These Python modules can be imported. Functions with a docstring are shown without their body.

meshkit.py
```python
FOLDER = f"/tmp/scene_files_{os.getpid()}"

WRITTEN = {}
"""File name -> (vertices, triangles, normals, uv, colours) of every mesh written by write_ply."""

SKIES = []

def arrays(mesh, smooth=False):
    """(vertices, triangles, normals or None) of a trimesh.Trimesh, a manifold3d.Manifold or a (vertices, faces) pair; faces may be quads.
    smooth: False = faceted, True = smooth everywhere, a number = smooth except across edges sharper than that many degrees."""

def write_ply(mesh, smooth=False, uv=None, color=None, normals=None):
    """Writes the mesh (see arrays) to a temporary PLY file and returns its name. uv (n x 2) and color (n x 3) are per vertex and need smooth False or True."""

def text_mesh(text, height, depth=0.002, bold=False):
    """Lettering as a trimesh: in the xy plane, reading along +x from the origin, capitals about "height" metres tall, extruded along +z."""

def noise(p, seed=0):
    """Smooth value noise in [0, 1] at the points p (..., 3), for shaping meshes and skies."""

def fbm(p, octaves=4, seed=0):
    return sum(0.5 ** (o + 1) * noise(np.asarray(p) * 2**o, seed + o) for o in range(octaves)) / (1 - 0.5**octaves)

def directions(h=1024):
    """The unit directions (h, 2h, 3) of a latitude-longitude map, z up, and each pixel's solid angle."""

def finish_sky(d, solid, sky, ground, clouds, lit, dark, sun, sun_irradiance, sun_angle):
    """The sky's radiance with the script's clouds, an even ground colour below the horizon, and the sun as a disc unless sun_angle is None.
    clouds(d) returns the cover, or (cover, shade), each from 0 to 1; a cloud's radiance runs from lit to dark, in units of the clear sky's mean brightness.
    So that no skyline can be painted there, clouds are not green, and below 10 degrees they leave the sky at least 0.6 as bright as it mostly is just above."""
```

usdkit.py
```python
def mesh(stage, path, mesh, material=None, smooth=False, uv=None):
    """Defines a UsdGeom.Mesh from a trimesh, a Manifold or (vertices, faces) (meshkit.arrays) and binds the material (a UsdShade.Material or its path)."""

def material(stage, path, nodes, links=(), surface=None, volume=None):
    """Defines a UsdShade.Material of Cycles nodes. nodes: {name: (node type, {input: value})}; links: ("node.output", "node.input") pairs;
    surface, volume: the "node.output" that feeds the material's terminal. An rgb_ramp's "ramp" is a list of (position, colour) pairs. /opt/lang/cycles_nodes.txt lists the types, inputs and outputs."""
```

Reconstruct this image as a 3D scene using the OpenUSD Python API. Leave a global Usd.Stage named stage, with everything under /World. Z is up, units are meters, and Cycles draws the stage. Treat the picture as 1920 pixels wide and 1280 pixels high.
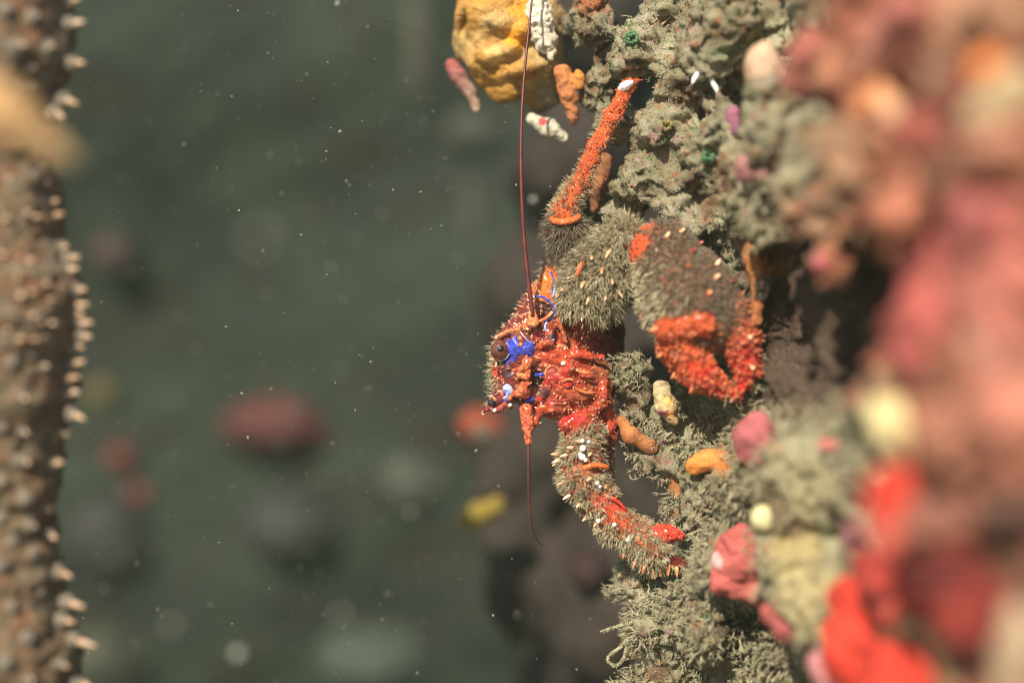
import math, random
import numpy as np, trimesh
import usdkit, meshkit
from pxr import Usd, UsdGeom, UsdLux, UsdShade, Gf, Sdf, Vt

stage = Usd.Stage.CreateInMemory()
UsdGeom.SetStageUpAxis(stage, 'Z')
UsdGeom.Xform.Define(stage, '/World')
stage.SetDefaultPrim(stage.GetPrimAtPath('/World'))
UsdGeom.Scope.Define(stage, '/World/Looks')

# ------------------------------------------------------------------ camera, sky, sun, exposure
U = 0.2 / 1920.0          # one unit of modelling length in metres (about 0.1 mm)
D = 2400.0                # distance of the plane in focus, in those units (0.25 m)
cam = UsdGeom.Camera.Define(stage, '/World/camera')
cam.AddRotateXOp().Set(90.0)
cam.CreateFocalLengthAttr(50.0)
cam.CreateHorizontalApertureAttr(50.0 * 1920 / D)
cam.CreateVerticalApertureAttr(50.0 * 1280 / D)
cam.CreateFocusDistanceAttr(D * U)
cam.CreateFStopAttr(4.2)
cam.CreateClippingRangeAttr(Gf.Vec2f(0.005, 1000.0))
cam.CreateExposureAttr(1.05)

SUN = np.array([-0.33, -0.70, 0.63]); SUN /= np.linalg.norm(SUN)      # direction towards the light
sun = UsdLux.DistantLight.Define(stage, '/World/sun')
sun.CreateIntensityAttr(1.25); sun.CreateAngleAttr(0.5); sun.CreateNormalizeAttr(True)
sun.CreateColorAttr(Gf.Vec3f(1.0, 0.92, 0.78))
_m = Gf.Matrix4d(); _m.SetRotate(Gf.Rotation(Gf.Vec3d(0, 0, 1), Gf.Vec3d(*SUN)))
sun.AddTransformOp().Set(_m)
dome = UsdLux.DomeLight.Define(stage, '/World/sky')
dome.CreateIntensityAttr(1.0)
dome.GetPrim().SetCustomDataByKey('kind', 'structure')
sky_mat = usdkit.material(stage, '/World/Looks/sky', {
    's': ('sky_texture', {'sky_type': 'single_scattering', 'sun_disc': False,
                          'sun_elevation': math.asin(SUN[2]), 'sun_rotation': math.atan2(SUN[0], SUN[1])}),
    'b': ('background_shader', {'strength': 0.08})}, [('s.color', 'b.color')], surface='b.background')
UsdShade.MaterialBindingAPI.Apply(dome.GetPrim()).Bind(sky_mat)

# ------------------------------------------------------------------ small library
_names = {}
def numbered(name, parent='/World'):
    k = (parent, name); n = _names.get(k, 0); _names[k] = n + 1
    return name if n == 0 else '%s_%03d' % (name, n)

def W(px, py, d=0.0):
    """Where a point seen at (px, py) of the 1920 x 1280 picture stands, d units behind the plane in focus."""
    s = (D + d) / D
    return np.array([(px - 960) * s, D + d, (640 - py) * s])

def sc(d): return (D + d) / D

def tag(prim, label=None, category=None, group=None, kind=None):
    for k, v in (('label', label), ('category', category), ('group', group), ('kind', kind)):
        if v: prim.SetCustomDataByKey(k, v)
    return prim

def thing(name, label, category, base, group=None):
    x = UsdGeom.Xform.Define(stage, '/World/' + numbered(name))
    x.AddTranslateOp().Set(Gf.Vec3d(*[float(c) * U for c in base]))
    tag(x.GetPrim(), label, category, group)
    return (x.GetPath(), np.asarray(base, float))

def obj(name, mesh, mat, parent=None, smooth=True, col=None, label=None, category=None, group=None, kind=None):
    """One Mesh prim, under parent or under /World (then with its origin at its own centre)."""
    v, f = (mesh.vertices, mesh.faces) if hasattr(mesh, 'vertices') else mesh
    v = np.asarray(v, float)
    if parent is None:
        base = np.zeros(3) if kind in ('structure', 'stuff') else v.mean(0)
        path = '/World/' + numbered(name)
    else:
        base = parent[1]; path = str(parent[0]) + '/' + numbered(name, str(parent[0]))
    m = usdkit.mesh(stage, path, ((v - base) * U, f), mat, smooth=smooth)
    if parent is None and kind not in ('structure', 'stuff'):
        m.AddTranslateOp().Set(Gf.Vec3d(*[float(c) * U for c in base]))
    if col is not None:
        UsdGeom.PrimvarsAPI(m).CreatePrimvar('col', Sdf.ValueTypeNames.Color3fArray, 'vertex').Set(
            Vt.Vec3fArray.FromNumpy(np.asarray(col, np.float32)))
    tag(m.GetPrim(), label, category, group, kind)
    return (m.GetPath(), base)

def rotm(rx, ry, rz):
    return trimesh.transformations.euler_matrix(math.radians(rx), math.radians(ry), math.radians(rz))[:3, :3]

# prims of a soft union: ('c', a, b, ra, rb, k) tapered capsule, ('e', centre, radii, R, k) ellipsoid; '-c' and '-e' carve
def cap(a, b, ra, rb, k=8.0, op='c'):
    """a, b as (px, py, d); radii as they look at that place."""
    return (op, W(*a), W(*b), ra * sc(a[2]), rb * sc(b[2]), k)
def ell(c, radii, rot=(0, 0, 0), k=8.0, op='e'):
    s = sc(c[2])
    return (op, W(*c), np.array(radii, float) * s, rotm(*rot), k)

def prim_dist(p, P):
    if p[0][-1] == 'c':
        _, a, b, ra, rb, k = p
        ab = b - a; L2 = max(float(ab @ ab), 1e-9)
        t = np.clip(((P - a) @ ab) / L2, 0, 1)
        return np.linalg.norm(P - a - t[..., None] * ab, axis=-1) - (ra + (rb - ra) * t)
    _, c, r, R, k = p
    q = (P - c) @ R
    k0 = np.linalg.norm(q / r, axis=-1); k1 = np.linalg.norm(q / (r * r), axis=-1)
    return k0 * (k0 - 1.0) / np.maximum(k1, 1e-9)

def prim_box(p):
    if p[0][-1] == 'c':
        _, a, b, ra, rb, k = p
        return np.minimum(a - ra, b - rb), np.maximum(a + ra, b + rb)
    _, c, r, R, k = p
    m = max(r); return c - m, c + m

def surface_nets(F, org, h):
    s = F < 0
    nx, ny, nz = F.shape
    corner = [(i, j, k) for i in (0, 1) for j in (0, 1) for k in (0, 1)]
    S = sum(s[i:nx-1+i, j:ny-1+j, k:nz-1+k].astype(np.int8) for i, j, k in corner)
    mixed = (S > 0) & (S < 8)
    idx = -np.ones(mixed.shape, np.int64)
    cells = np.argwhere(mixed); idx[mixed] = np.arange(len(cells))
    acc = np.zeros((len(cells), 3)); cnt = np.zeros(len(cells))
    val = {c: F[cells[:, 0]+c[0], cells[:, 1]+c[1], cells[:, 2]+c[2]] for c in corner}
    for c in corner:
        for ax in range(3):
            if c[ax] == 0:
                e = list(c); e[ax] = 1; e = tuple(e)
                a, b = val[c], val[e]
                m = (a < 0) != (b < 0)
                t = a[m] / (a[m] - b[m])
                q = np.tile(np.array(c, float), (m.sum(), 1)); q[:, ax] += t
                acc[m] += q; cnt[m] += 1
    V = (cells + acc / cnt[:, None]) * h + org
    faces = []
    for ax in range(3):
        o1, o2 = [(1, 2), (2, 0), (0, 1)][ax]
        sl = [slice(None)] * 3; sl2 = [slice(None)] * 3
        sl[ax] = slice(0, -1); sl2[ax] = slice(1, None)
        a, b = s[tuple(sl)], s[tuple(sl2)]
        E = np.argwhere(a != b)
        E = E[(E[:, o1] > 0) & (E[:, o2] > 0) & (E[:, o1] < F.shape[o1]-1) & (E[:, o2] < F.shape[o2]-1)]
        d1 = np.zeros(3, int); d1[o1] = 1
        d2 = np.zeros(3, int); d2[o2] = 1
        q = [idx[tuple((E - x).T)] for x in (0*d1, d1, d1 + d2, d2)]
        Q = np.stack(q, 1)
        inside_first = a[tuple(E.T)]
        Q[~inside_first] = Q[~inside_first][:, ::-1]
        Q = Q[(Q >= 0).all(1)]
        faces.append(Q)
    Q = np.vstack(faces)
    return V, np.vstack([Q[:, [0, 1, 2]], Q[:, [0, 2, 3]]])

def blend(prims, h, base=None, bounds=None):
    """A mesh of the soft union of prims on a grid of step h."""
    if bounds is None:
        bx = [prim_box(p) for p in prims if p[0][0] != '-']
        lo = np.min([b[0] for b in bx], 0) - 3 * h; hi = np.max([b[1] for b in bx], 0) + 3 * h
    else: lo, hi = bounds
    n = np.ceil((hi - lo) / h).astype(int) + 1
    F = np.full(n, 1e3, np.float32) if base is None else base(lo, h, n).astype(np.float32)
    for p in prims:
        k = p[-1]; b0, b1 = prim_box(p)
        i0 = np.clip(np.floor((b0 - k - 2*h - lo) / h).astype(int), 0, n); i1 = np.clip(np.ceil((b1 + k + 2*h - lo) / h).astype(int) + 1, 0, n)
        if (i1 <= i0).any(): continue
        g = np.stack(np.meshgrid(*[lo[a] + h * np.arange(i0[a], i1[a]) for a in range(3)], indexing='ij'), -1)
        dd = prim_dist(p, g)
        sl = tuple(slice(i0[a], i1[a]) for a in range(3))
        f = F[sl]
        if p[0][0] == '-':
            dd = -dd; hh = np.maximum(k - np.abs(f - dd), 0) / k
            F[sl] = np.maximum(f, dd) + hh * hh * k * 0.25
        else:
            hh = np.maximum(k - np.abs(f - dd), 0) / k
            F[sl] = np.minimum(f, dd) - hh * hh * k * 0.25
    return surface_nets(F, lo, h)

def vnormals(v, f):
    n = np.zeros_like(v); c = np.cross(v[f[:, 1]] - v[f[:, 0]], v[f[:, 2]] - v[f[:, 0]])
    for k in range(3): np.add.at(n, f[:, k], c)
    return n / np.maximum(np.linalg.norm(n, axis=1, keepdims=True), 1e-12)

def rough(mesh, layers, seed=0, weight=None):
    """Pushes vertices along their normals by noise: layers of (feature size, height)."""
    v, f = mesh; v = v.copy()
    for i, (size, amp) in enumerate(layers):
        n = vnormals(v, f)
        x = meshkit.fbm(v / size + 17.3 * i + seed, 2, seed + i) - 0.5
        v += n * (x * 2 * amp * (1 if weight is None else weight))[:, None]
    return v, f

def paint(v, prims, cols, soft=6.0, noise=0.0, size=12.0, seed=0):
    """Vertex colours: each prim's own colour, blended where they meet."""
    dist = np.stack([prim_dist(p, v) for p in prims], 1)
    w = np.exp(-(dist - dist.min(1, keepdims=True)) / soft)
    c = (w @ np.array(cols)) / w.sum(1, keepdims=True)
    if noise:
        x = meshkit.fbm(v / size + 3.1, 3, seed) - 0.5
        c = c * (1 + noise * 2 * x[:, None])
    return np.clip(c, 0.002, 0.95)

def spots(v, col, items):
    """Blends in patches of colour: (px, py, d, radius, colour[, hardness])."""
    for it in items:
        px, py, d, r, c = it[:5]
        dd = np.linalg.norm((v - W(px, py, d)) * np.array([1, 0.45, 1]), axis=1) + (meshkit.noise(v / (0.5 * r) + r, 5) - 0.5) * r * 0.6
        w = np.clip((r * sc(d) - dd) / (0.35 * r), 0, 1)[:, None]
        col = col * (1 - w) + np.array(c) * w
    return col

def sample(v, f, n, rng, weight=None):
    tri = v[f]; nn = np.cross(tri[:, 1] - tri[:, 0], tri[:, 2] - tri[:, 0])
    a = np.linalg.norm(nn, axis=1); w = a.copy()
    cen = tri.mean(1)
    if weight is not None: w = w * weight(cen, nn / np.maximum(a, 1e-9)[:, None])
    i = rng.choice(len(f), n, p=w / w.sum())
    r1, r2 = np.sqrt(rng.random(n)), rng.random(n)
    p = (1 - r1)[:, None] * tri[i, 0] + (r1 * (1 - r2))[:, None] * tri[i, 1] + (r1 * r2)[:, None] * tri[i, 2]
    return p, nn[i] / np.maximum(a[i], 1e-9)[:, None]

def hairs(p, n, length, width, rng, flow=(0, 0, 0), jitter=0.35, bend=0.35, sag=0.0, clump=0.0, tip=0.15):
    """Bristles: tapered three-sided stems with a bend, 15 triangles each."""
    m = len(p)
    L = np.broadcast_to(length, m) * (0.55 + 0.75 * rng.random(m)); Wd = np.broadcast_to(width, m) * (0.7 + 0.6 * rng.random(m))
    fl = np.broadcast_to(np.asarray(flow, float), (m, 3))
    d = n + fl + jitter * rng.normal(size=(m, 3))
    if clump:
        q = np.stack([meshkit.noise(p / clump + 9.7 * k, 20 + k) - 0.5 for k in range(3)], 1)
        d = d + 2.4 * q
    d /= np.linalg.norm(d, axis=1, keepdims=True)
    d2 = d + bend * rng.normal(size=(m, 3)) + np.array([0, 0, -sag]); d2 /= np.linalg.norm(d2, axis=1, keepdims=True)
    d3 = d2 + bend * rng.normal(size=(m, 3)) + np.array([0, 0, -sag]); d3 /= np.linalg.norm(d3, axis=1, keepdims=True)
    c = [p - n * 1.5, p + d * (L * .4)[:, None]]; c.append(c[1] + d2 * (L * .35)[:, None]); c.append(c[2] + d3 * (L * .25)[:, None])
    u = np.cross(d, rng.normal(size=(m, 3))); u /= np.linalg.norm(u, axis=1, keepdims=True); w = np.cross(d, u)
    rings = []
    for k, s in ((0, 1.0), (1, 0.9), (2, 0.65)):
        for a in (0, 2.094, 4.189):
            rings.append(c[k] + (u * math.cos(a) + w * math.sin(a)) * (Wd * s * 0.5)[:, None])
    rings.append(c[3])
    V = np.stack(rings, 1).reshape(-1, 3)
    fc = []
    for k in (0, 1):
        for a in range(3):
            b = (a + 1) % 3
            fc += [(3*k+a, 3*k+b, 3*k+3+b), (3*k+a, 3*k+3+b, 3*k+3+a)]
    fc += [(6, 7, 9), (7, 8, 9), (8, 6, 9)]
    F = (np.array(fc)[None] + 10 * np.arange(m)[:, None, None]).reshape(-1, 3)
    return V, F

def tube(pts, radii, sides=8):
    """A bent tapered tube with closed ends."""
    pts = np.asarray(pts, float); n = len(pts); radii = np.broadcast_to(radii, n)
    t = np.gradient(pts, axis=0); t /= np.linalg.norm(t, axis=1, keepdims=True)
    ref = np.array([0.31, 0.83, 0.2]); V = []
    for i in range(n):
        u = np.cross(t[i], ref); u /= np.linalg.norm(u); w = np.cross(t[i], u)
        for k in range(sides):
            a = 2 * math.pi * k / sides
            V.append(pts[i] + radii[i] * (u * math.cos(a) + w * math.sin(a)))
    F = []
    for i in range(n - 1):
        for k in range(sides):
            a, b = i * sides + k, i * sides + (k + 1) % sides
            F += [(a, b, b + sides), (a, b + sides, a + sides)]
    V += [pts[0], pts[-1]]
    for k in range(sides):
        F += [(len(V) - 2, (k + 1) % sides, k), (len(V) - 1, (n - 1) * sides + k, (n - 1) * sides + (k + 1) % sides)]
    return np.array(V), np.array(F)[:, ::-1]

def curve(ctrl, n=30):
    """A smooth line through control points (px, py, d)."""
    from scipy.interpolate import CubicSpline
    c = np.array([W(*p) for p in ctrl]); s = np.r_[0, np.cumsum(np.linalg.norm(np.diff(c, axis=0), axis=1))]
    return CubicSpline(s, c)(np.linspace(0, s[-1], n))

def spike(a, b, r, sides=7, bulge=0.75):
    a, b = np.asarray(a, float), np.asarray(b, float)
    return tube([a, a + (b-a)*.35, a + (b-a)*.75, a + (b-a)*.96], [r, r*.9, r*bulge*.75, r*.18], sides)

def sphere(c, r, sub=2):
    m = trimesh.creation.icosphere(sub, 1.0)
    return np.array(m.vertices) * r + c, np.array(m.faces)

def join(ms):
    V, F, n = [], [], 0
    for v, f in ms:
        V.append(v); F.append(f + n); n += len(v)
    return np.vstack(V), np.vstack(F)

# ------------------------------------------------------------------ materials
def mat(name, color=None, color2=None, rough_=0.7, scale=900.0, bump=0.0, bscale=2500.0, spec=0.4, island=0.0, coat=0.0, sss=0.0, fleck=None, lo=0.35, hi=0.65):
    """Principled with two tones mixed by noise (or the mesh's painted colours), fine relief, a tone of its own for each bristle, pale flecks."""
    N = {'tc': ('texture_coordinate', {}),
         'p': ('principled_bsdf', {'roughness': rough_, 'specular_ior_level': spec, 'coat_weight': 0.0 if isinstance(coat, str) else coat, 'coat_roughness': 0.12,
                                   'subsurface_weight': sss, 'subsurface_scale': 0.002, 'subsurface_radius': (1.0, 0.35, 0.2)}),
         'n': ('noise_texture', {'scale': scale, 'detail': 4.0, 'roughness': 0.6})}
    L = [('tc.object', 'n.vector')]
    if color is None:
        N['at'] = ('attribute', {'attribute': 'col'})
        N['r'] = ('rgb_ramp', {'ramp': [(0, (.62, .62, .62)), (0.5, (1, 1, 1)), (1, (1.45, 1.45, 1.45))]})
        N['mx'] = ('mix_color', {'blend_type': 'multiply', 'fac': 1.0, 'use_clamp': False})
        L += [('n.fac', 'r.fac'), ('at.color', 'mx.a'), ('r.color', 'mx.b')]; out = 'mx.result'
    else:
        N['r'] = ('rgb_ramp', {'ramp': [(lo, color), (hi, color2 or color)]})
        L += [('n.fac', 'r.fac')]; out = 'r.color'
    if island:
        N['g'] = ('geometry', {})
        N['mr'] = ('map_range', {'from_min': 0.0, 'from_max': 1.0, 'to_min': 1 - island, 'to_max': 1 + island})
        N['sv'] = ('hsv', {})
        L += [('g.random_per_island', 'mr.value'), ('mr.result', 'sv.value'), (out, 'sv.color')]; out = 'sv.color'
    if fleck:
        N['vo'] = ('noise_texture', {'scale': fleck[1], 'detail': 1.0})
        N['fr'] = ('map_range', {'from_min': fleck[2], 'from_max': fleck[2] + 0.05, 'to_min': 0.0, 'to_max': 1.0, 'clamp': True})
        N['fm'] = ('mix_color', {'b': fleck[0]})
        L += [('tc.object', 'vo.vector'), ('vo.fac', 'fr.value'), ('fr.result', 'fm.fac'), (out, 'fm.a')]; out = 'fm.result'
    if isinstance(coat, str):
        N['cw'] = ('attribute', {'attribute': coat}); L.append(('cw.fac', 'p.coat_weight'))
    L.append((out, 'p.base_color'))
    if bump:
        N['bn'] = ('noise_texture', {'scale': bscale, 'detail': 5.0, 'roughness': 0.65})
        N['b'] = ('bump', {'strength': 1.0, 'distance': bump})
        L += [('tc.object', 'bn.vector'), ('bn.fac', 'b.height'), ('b.normal', 'p.normal')]
    return usdkit.material(stage, '/World/Looks/' + name, N, L, surface='p.BSDF')

M = {}
M['reef'] = mat('silted_rock', rough_=0.85, scale=2600, bump=0.0008, bscale=3000, spec=0.25, fleck=((0.62, 0.60, 0.50), 5200, 0.69))
M['crust'] = mat('crust', rough_=0.6, scale=1200, bump=0.0005, bscale=2200, spec=0.4)
M['turf'] = mat('turf', (0.27, 0.235, 0.14), (0.48, 0.43, 0.27), rough_=0.8, scale=700, spec=0.2, island=0.35)
M['grit'] = mat('grit', (0.20, 0.17, 0.10), (0.48, 0.43, 0.29), rough_=0.6, scale=900, spec=0.4, island=0.6)
M['shade_brown_rock'] = mat('shade_brown_rock', (0.014, 0.008, 0.005), (0.028, 0.017, 0.010), scale=260, bump=0.002, bscale=400)  # near-black tone carries the shade of the crevice
M['far_reef'] = mat('far_reef', rough_=0.9, scale=120, spec=0.1)
M['floor'] = mat('sea_floor', (0.02, 0.025, 0.018), (0.05, 0.055, 0.04), rough_=0.95, scale=60, spec=0.1)
M['shell'] = mat('lobster_shell', rough_=0.42, scale=1800, bump=0.0007, bscale=3200, spec=0.45, coat='gloss')
M['setae'] = mat('setae', (0.34, 0.27, 0.145), (0.66, 0.57, 0.36), rough_=0.6, scale=600, spec=0.3, island=0.4)
M['setae_brown'] = mat('setae_brown', (0.17, 0.115, 0.075), (0.30, 0.24, 0.16), rough_=0.65, scale=600, spec=0.3, island=0.4)
M['setae_red'] = mat('setae_red', (0.50, 0.10, 0.04), (0.62, 0.26, 0.12), rough_=0.55, scale=600, spec=0.3, island=0.35)
M['blue'] = mat('blue_shell', (0.010, 0.012, 0.16), (0.03, 0.065, 0.62), rough_=0.25, scale=1100, bump=0.0006, bscale=2200, spec=0.6, coat=0.4)
M['blue_pale'] = mat('pale_blue_membrane', (0.10, 0.14, 0.42), (0.42, 0.50, 0.62), rough_=0.25, scale=900, spec=0.6, coat=0.5)
M['orange'] = mat('orange_shell', (0.62, 0.07, 0.012), (0.80, 0.20, 0.03), rough_=0.3, scale=1100, bump=0.0005, bscale=2600, spec=0.6, coat=0.35)
M['orange_pale'] = mat('tipped_orange_shell', (0.60, 0.09, 0.018), (0.80, 0.36, 0.13), rough_=0.3, scale=900, bump=0.0005, bscale=2600, spec=0.6, coat=0.35)
M['orange_mix'] = mat('mottled_orange_shell', (0.34, 0.03, 0.012), (0.76, 0.22, 0.06), rough_=0.28, scale=1500, bump=0.0006, bscale=2600, spec=0.6, coat=0.45, lo=.4, hi=.64)
M['red'] = mat('red_shell', (0.50, 0.012, 0.008), (0.72, 0.06, 0.02), rough_=0.28, scale=1300, bump=0.0006, bscale=2600, spec=0.6, coat=0.4)
M['red_dark'] = mat('dark_red_shell', (0.16, 0.012, 0.008), (0.36, 0.04, 0.02), rough_=0.3, scale=1200, bump=0.0005, spec=0.6, coat=0.4)
M['spine'] = mat('pale_spine', (0.72, 0.22, 0.07), (0.86, 0.62, 0.40), rough_=0.35, scale=500, spec=0.5, coat=0.2)
M['orange_bump'] = mat('orange_bump', (0.52, 0.03, 0.012), (0.78, 0.22, 0.07), rough_=0.4, scale=700, spec=0.5, coat=0.2, island=.35)
M['pale_bump'] = mat('pale_bump', (0.62, 0.10, 0.02), (0.85, 0.62, 0.42), rough_=0.3, scale=1600, spec=0.6, coat=0.5, island=.3, lo=.42, hi=.58)
M['white'] = mat('white_grain', (0.75, 0.74, 0.68), (0.85, 0.84, 0.80), rough_=0.3, scale=900, spec=0.6, coat=0.4)
M['eye'] = mat('eye', (0.065, 0.020, 0.014), (0.13, 0.035, 0.022), rough_=0.15, scale=1600, spec=0.6, coat=0.8)
M['pupil'] = mat('pupil', (0.006, 0.004, 0.008), rough_=0.06, spec=0.8, coat=1.0)
M['antenna'] = mat('antenna', (0.065, 0.010, 0.008), (0.11, 0.016, 0.011), rough_=0.45, scale=400)
M['antenna_dark'] = mat('dark_antenna', (0.05, 0.022, 0.016), (0.09, 0.03, 0.02), rough_=0.5, scale=400)
M['star'] = mat('star_skin', rough_=0.75, scale=900, bump=0.0012, bscale=1500, spec=0.3)
M['star_spine'] = mat('star_spine', (0.30, 0.17, 0.085), (0.46, 0.33, 0.22), rough_=0.45, scale=500, spec=0.5)
M['tan'] = mat('tan_flesh', (0.50, 0.30, 0.12), (0.62, 0.42, 0.20), rough_=0.55, scale=250, spec=0.4)
M['yellow'] = mat('yellow_sponge', rough_=0.6, scale=700, bump=0.0008, bscale=900, spec=0.4)
M['cream'] = mat('cream_shell', (0.62, 0.56, 0.42), (0.82, 0.78, 0.66), rough_=0.5, scale=600, bump=0.0006, bscale=1200, fleck=((0.30, 0.24, 0.17), 1500, 0.66))
M['snow'] = mat('marine_snow', (0.22, 0.22, 0.17), (0.45, 0.45, 0.36), rough_=0.7, scale=100, spec=0.4, island=0.5)

water = usdkit.material(stage, '/World/Looks/water', {
    'v': ('principled_volume', {'color': (0.49, 0.62, 0.44), 'density': 0.105, 'anisotropy': 0.2})}, [], volume='v.volume')

# ================================================================== SETTING
# ---- distant reef face and sea floor, light falloff painted as dark albedo on the reef
def grid_sheet(xs, zs, fn):
    X, Z = np.meshgrid(xs, zs, indexing='ij')
    V = fn(X.ravel(), Z.ravel())
    n, m = len(xs), len(zs); i = np.arange(n * m).reshape(n, m)
    q = np.stack([i[:-1, :-1], i[1:, :-1], i[1:, 1:], i[:-1, 1:]], -1).reshape(-1, 4)
    return V, np.vstack([q[:, [0, 1, 2]], q[:, [0, 2, 3]]])

def far_fn(X, Z):
    q = np.stack([X, 0 * X, Z], 1)
    r = (meshkit.fbm(q / 1300, 2, 3) - 0.5) * 700 + (meshkit.fbm(q / 160, 3, 9) - 0.5) * 90
    return np.stack([X, 5900 + r - 0.00002 * np.maximum(np.abs(X) - 3500, 0) ** 2, Z], 1)
def far_depth(px, py):
    """Depth offset of the distant reef face where it is seen at (px, py)."""
    d = 3500.0
    for _ in range(6):
        p = W(px, py, d); d = float(far_fn(np.array([p[0]]), np.array([p[2]]))[0, 1]) - D
    return d
v, f = grid_sheet(np.linspace(-9000, 9000, 300), np.linspace(-2700, 2500, 110), far_fn)
q = meshkit.fbm(v / 520 + 4.4, 4, 7); q2 = meshkit.fbm(v / 260 + 1.7, 3, 8)
c0, c1, c2 = np.array([0.013, 0.0155, 0.012]), np.array([0.0185, 0.0245, 0.0165]), np.array([0.018, 0.014, 0.010])
t = np.clip((q - 0.38) * 4.5, 0, 1)[:, None]; t2 = np.clip((q2 - 0.58) * 6, 0, 1)[:, None]
col = (c0 * (1 - t) + c1 * t) * (1 - t2) + c2 * t2
obj('distant_reef', (v, f), M['far_reef'], col=col, label='olive reef face far behind in the murky water, light falloff put into its dark colour', category='reef', kind='structure')

def floor_fn(X, Y):
    q = np.stack([X, Y, 0 * X], 1)
    return np.stack([X, Y, -2600 + (meshkit.fbm(q / 700, 4, 5) - .5) * 500], 1)
v, f = grid_sheet(np.linspace(-9500, 9500, 160), np.linspace(-3000, 9500, 130), floor_fn)
obj('sea_floor', (v, f), M['floor'], label='dark sea floor below the reef', category='sea floor', kind='structure')

# ---- the reef wall on the right, running from beside the camera to behind the lobster
WY = np.array([400, 700, 1150, 1340, 1470, 1640, 1870, 2250, 2400, 2500, 2580, 2750, 3200, 3900])
WX = np.array([720, 660, 570, 525, 514, 508, 500, 480, 365, 330, 345, 420, 470, 560])
def wall_base(lo, h, n):
    X = lo[0] + h * np.arange(n[0]); Y = lo[1] + h * np.arange(n[1]); Z = lo[2] + h * np.arange(n[2])
    YY, ZZ = np.meshgrid(Y, Z, indexing='ij')
    p = np.stack([0 * YY, YY, ZZ], -1)
    xb = np.interp(YY, WY, WX) + (meshkit.fbm(p / 170 + 2.2, 3, 11) - .5) * 90
    F = (xb[None] - X[:, None, None]) * 0.7
    # close the block at the far sides so that it is solid
    F = np.maximum(F, (X - 930)[:, None, None]); F = np.maximum(F, (Y - 2830)[None, :, None]); F = np.maximum(F, (850 - Y)[None, :, None])
    return np.maximum(F, (np.abs(Z) - 860)[None, None, :])
K = 26
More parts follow.
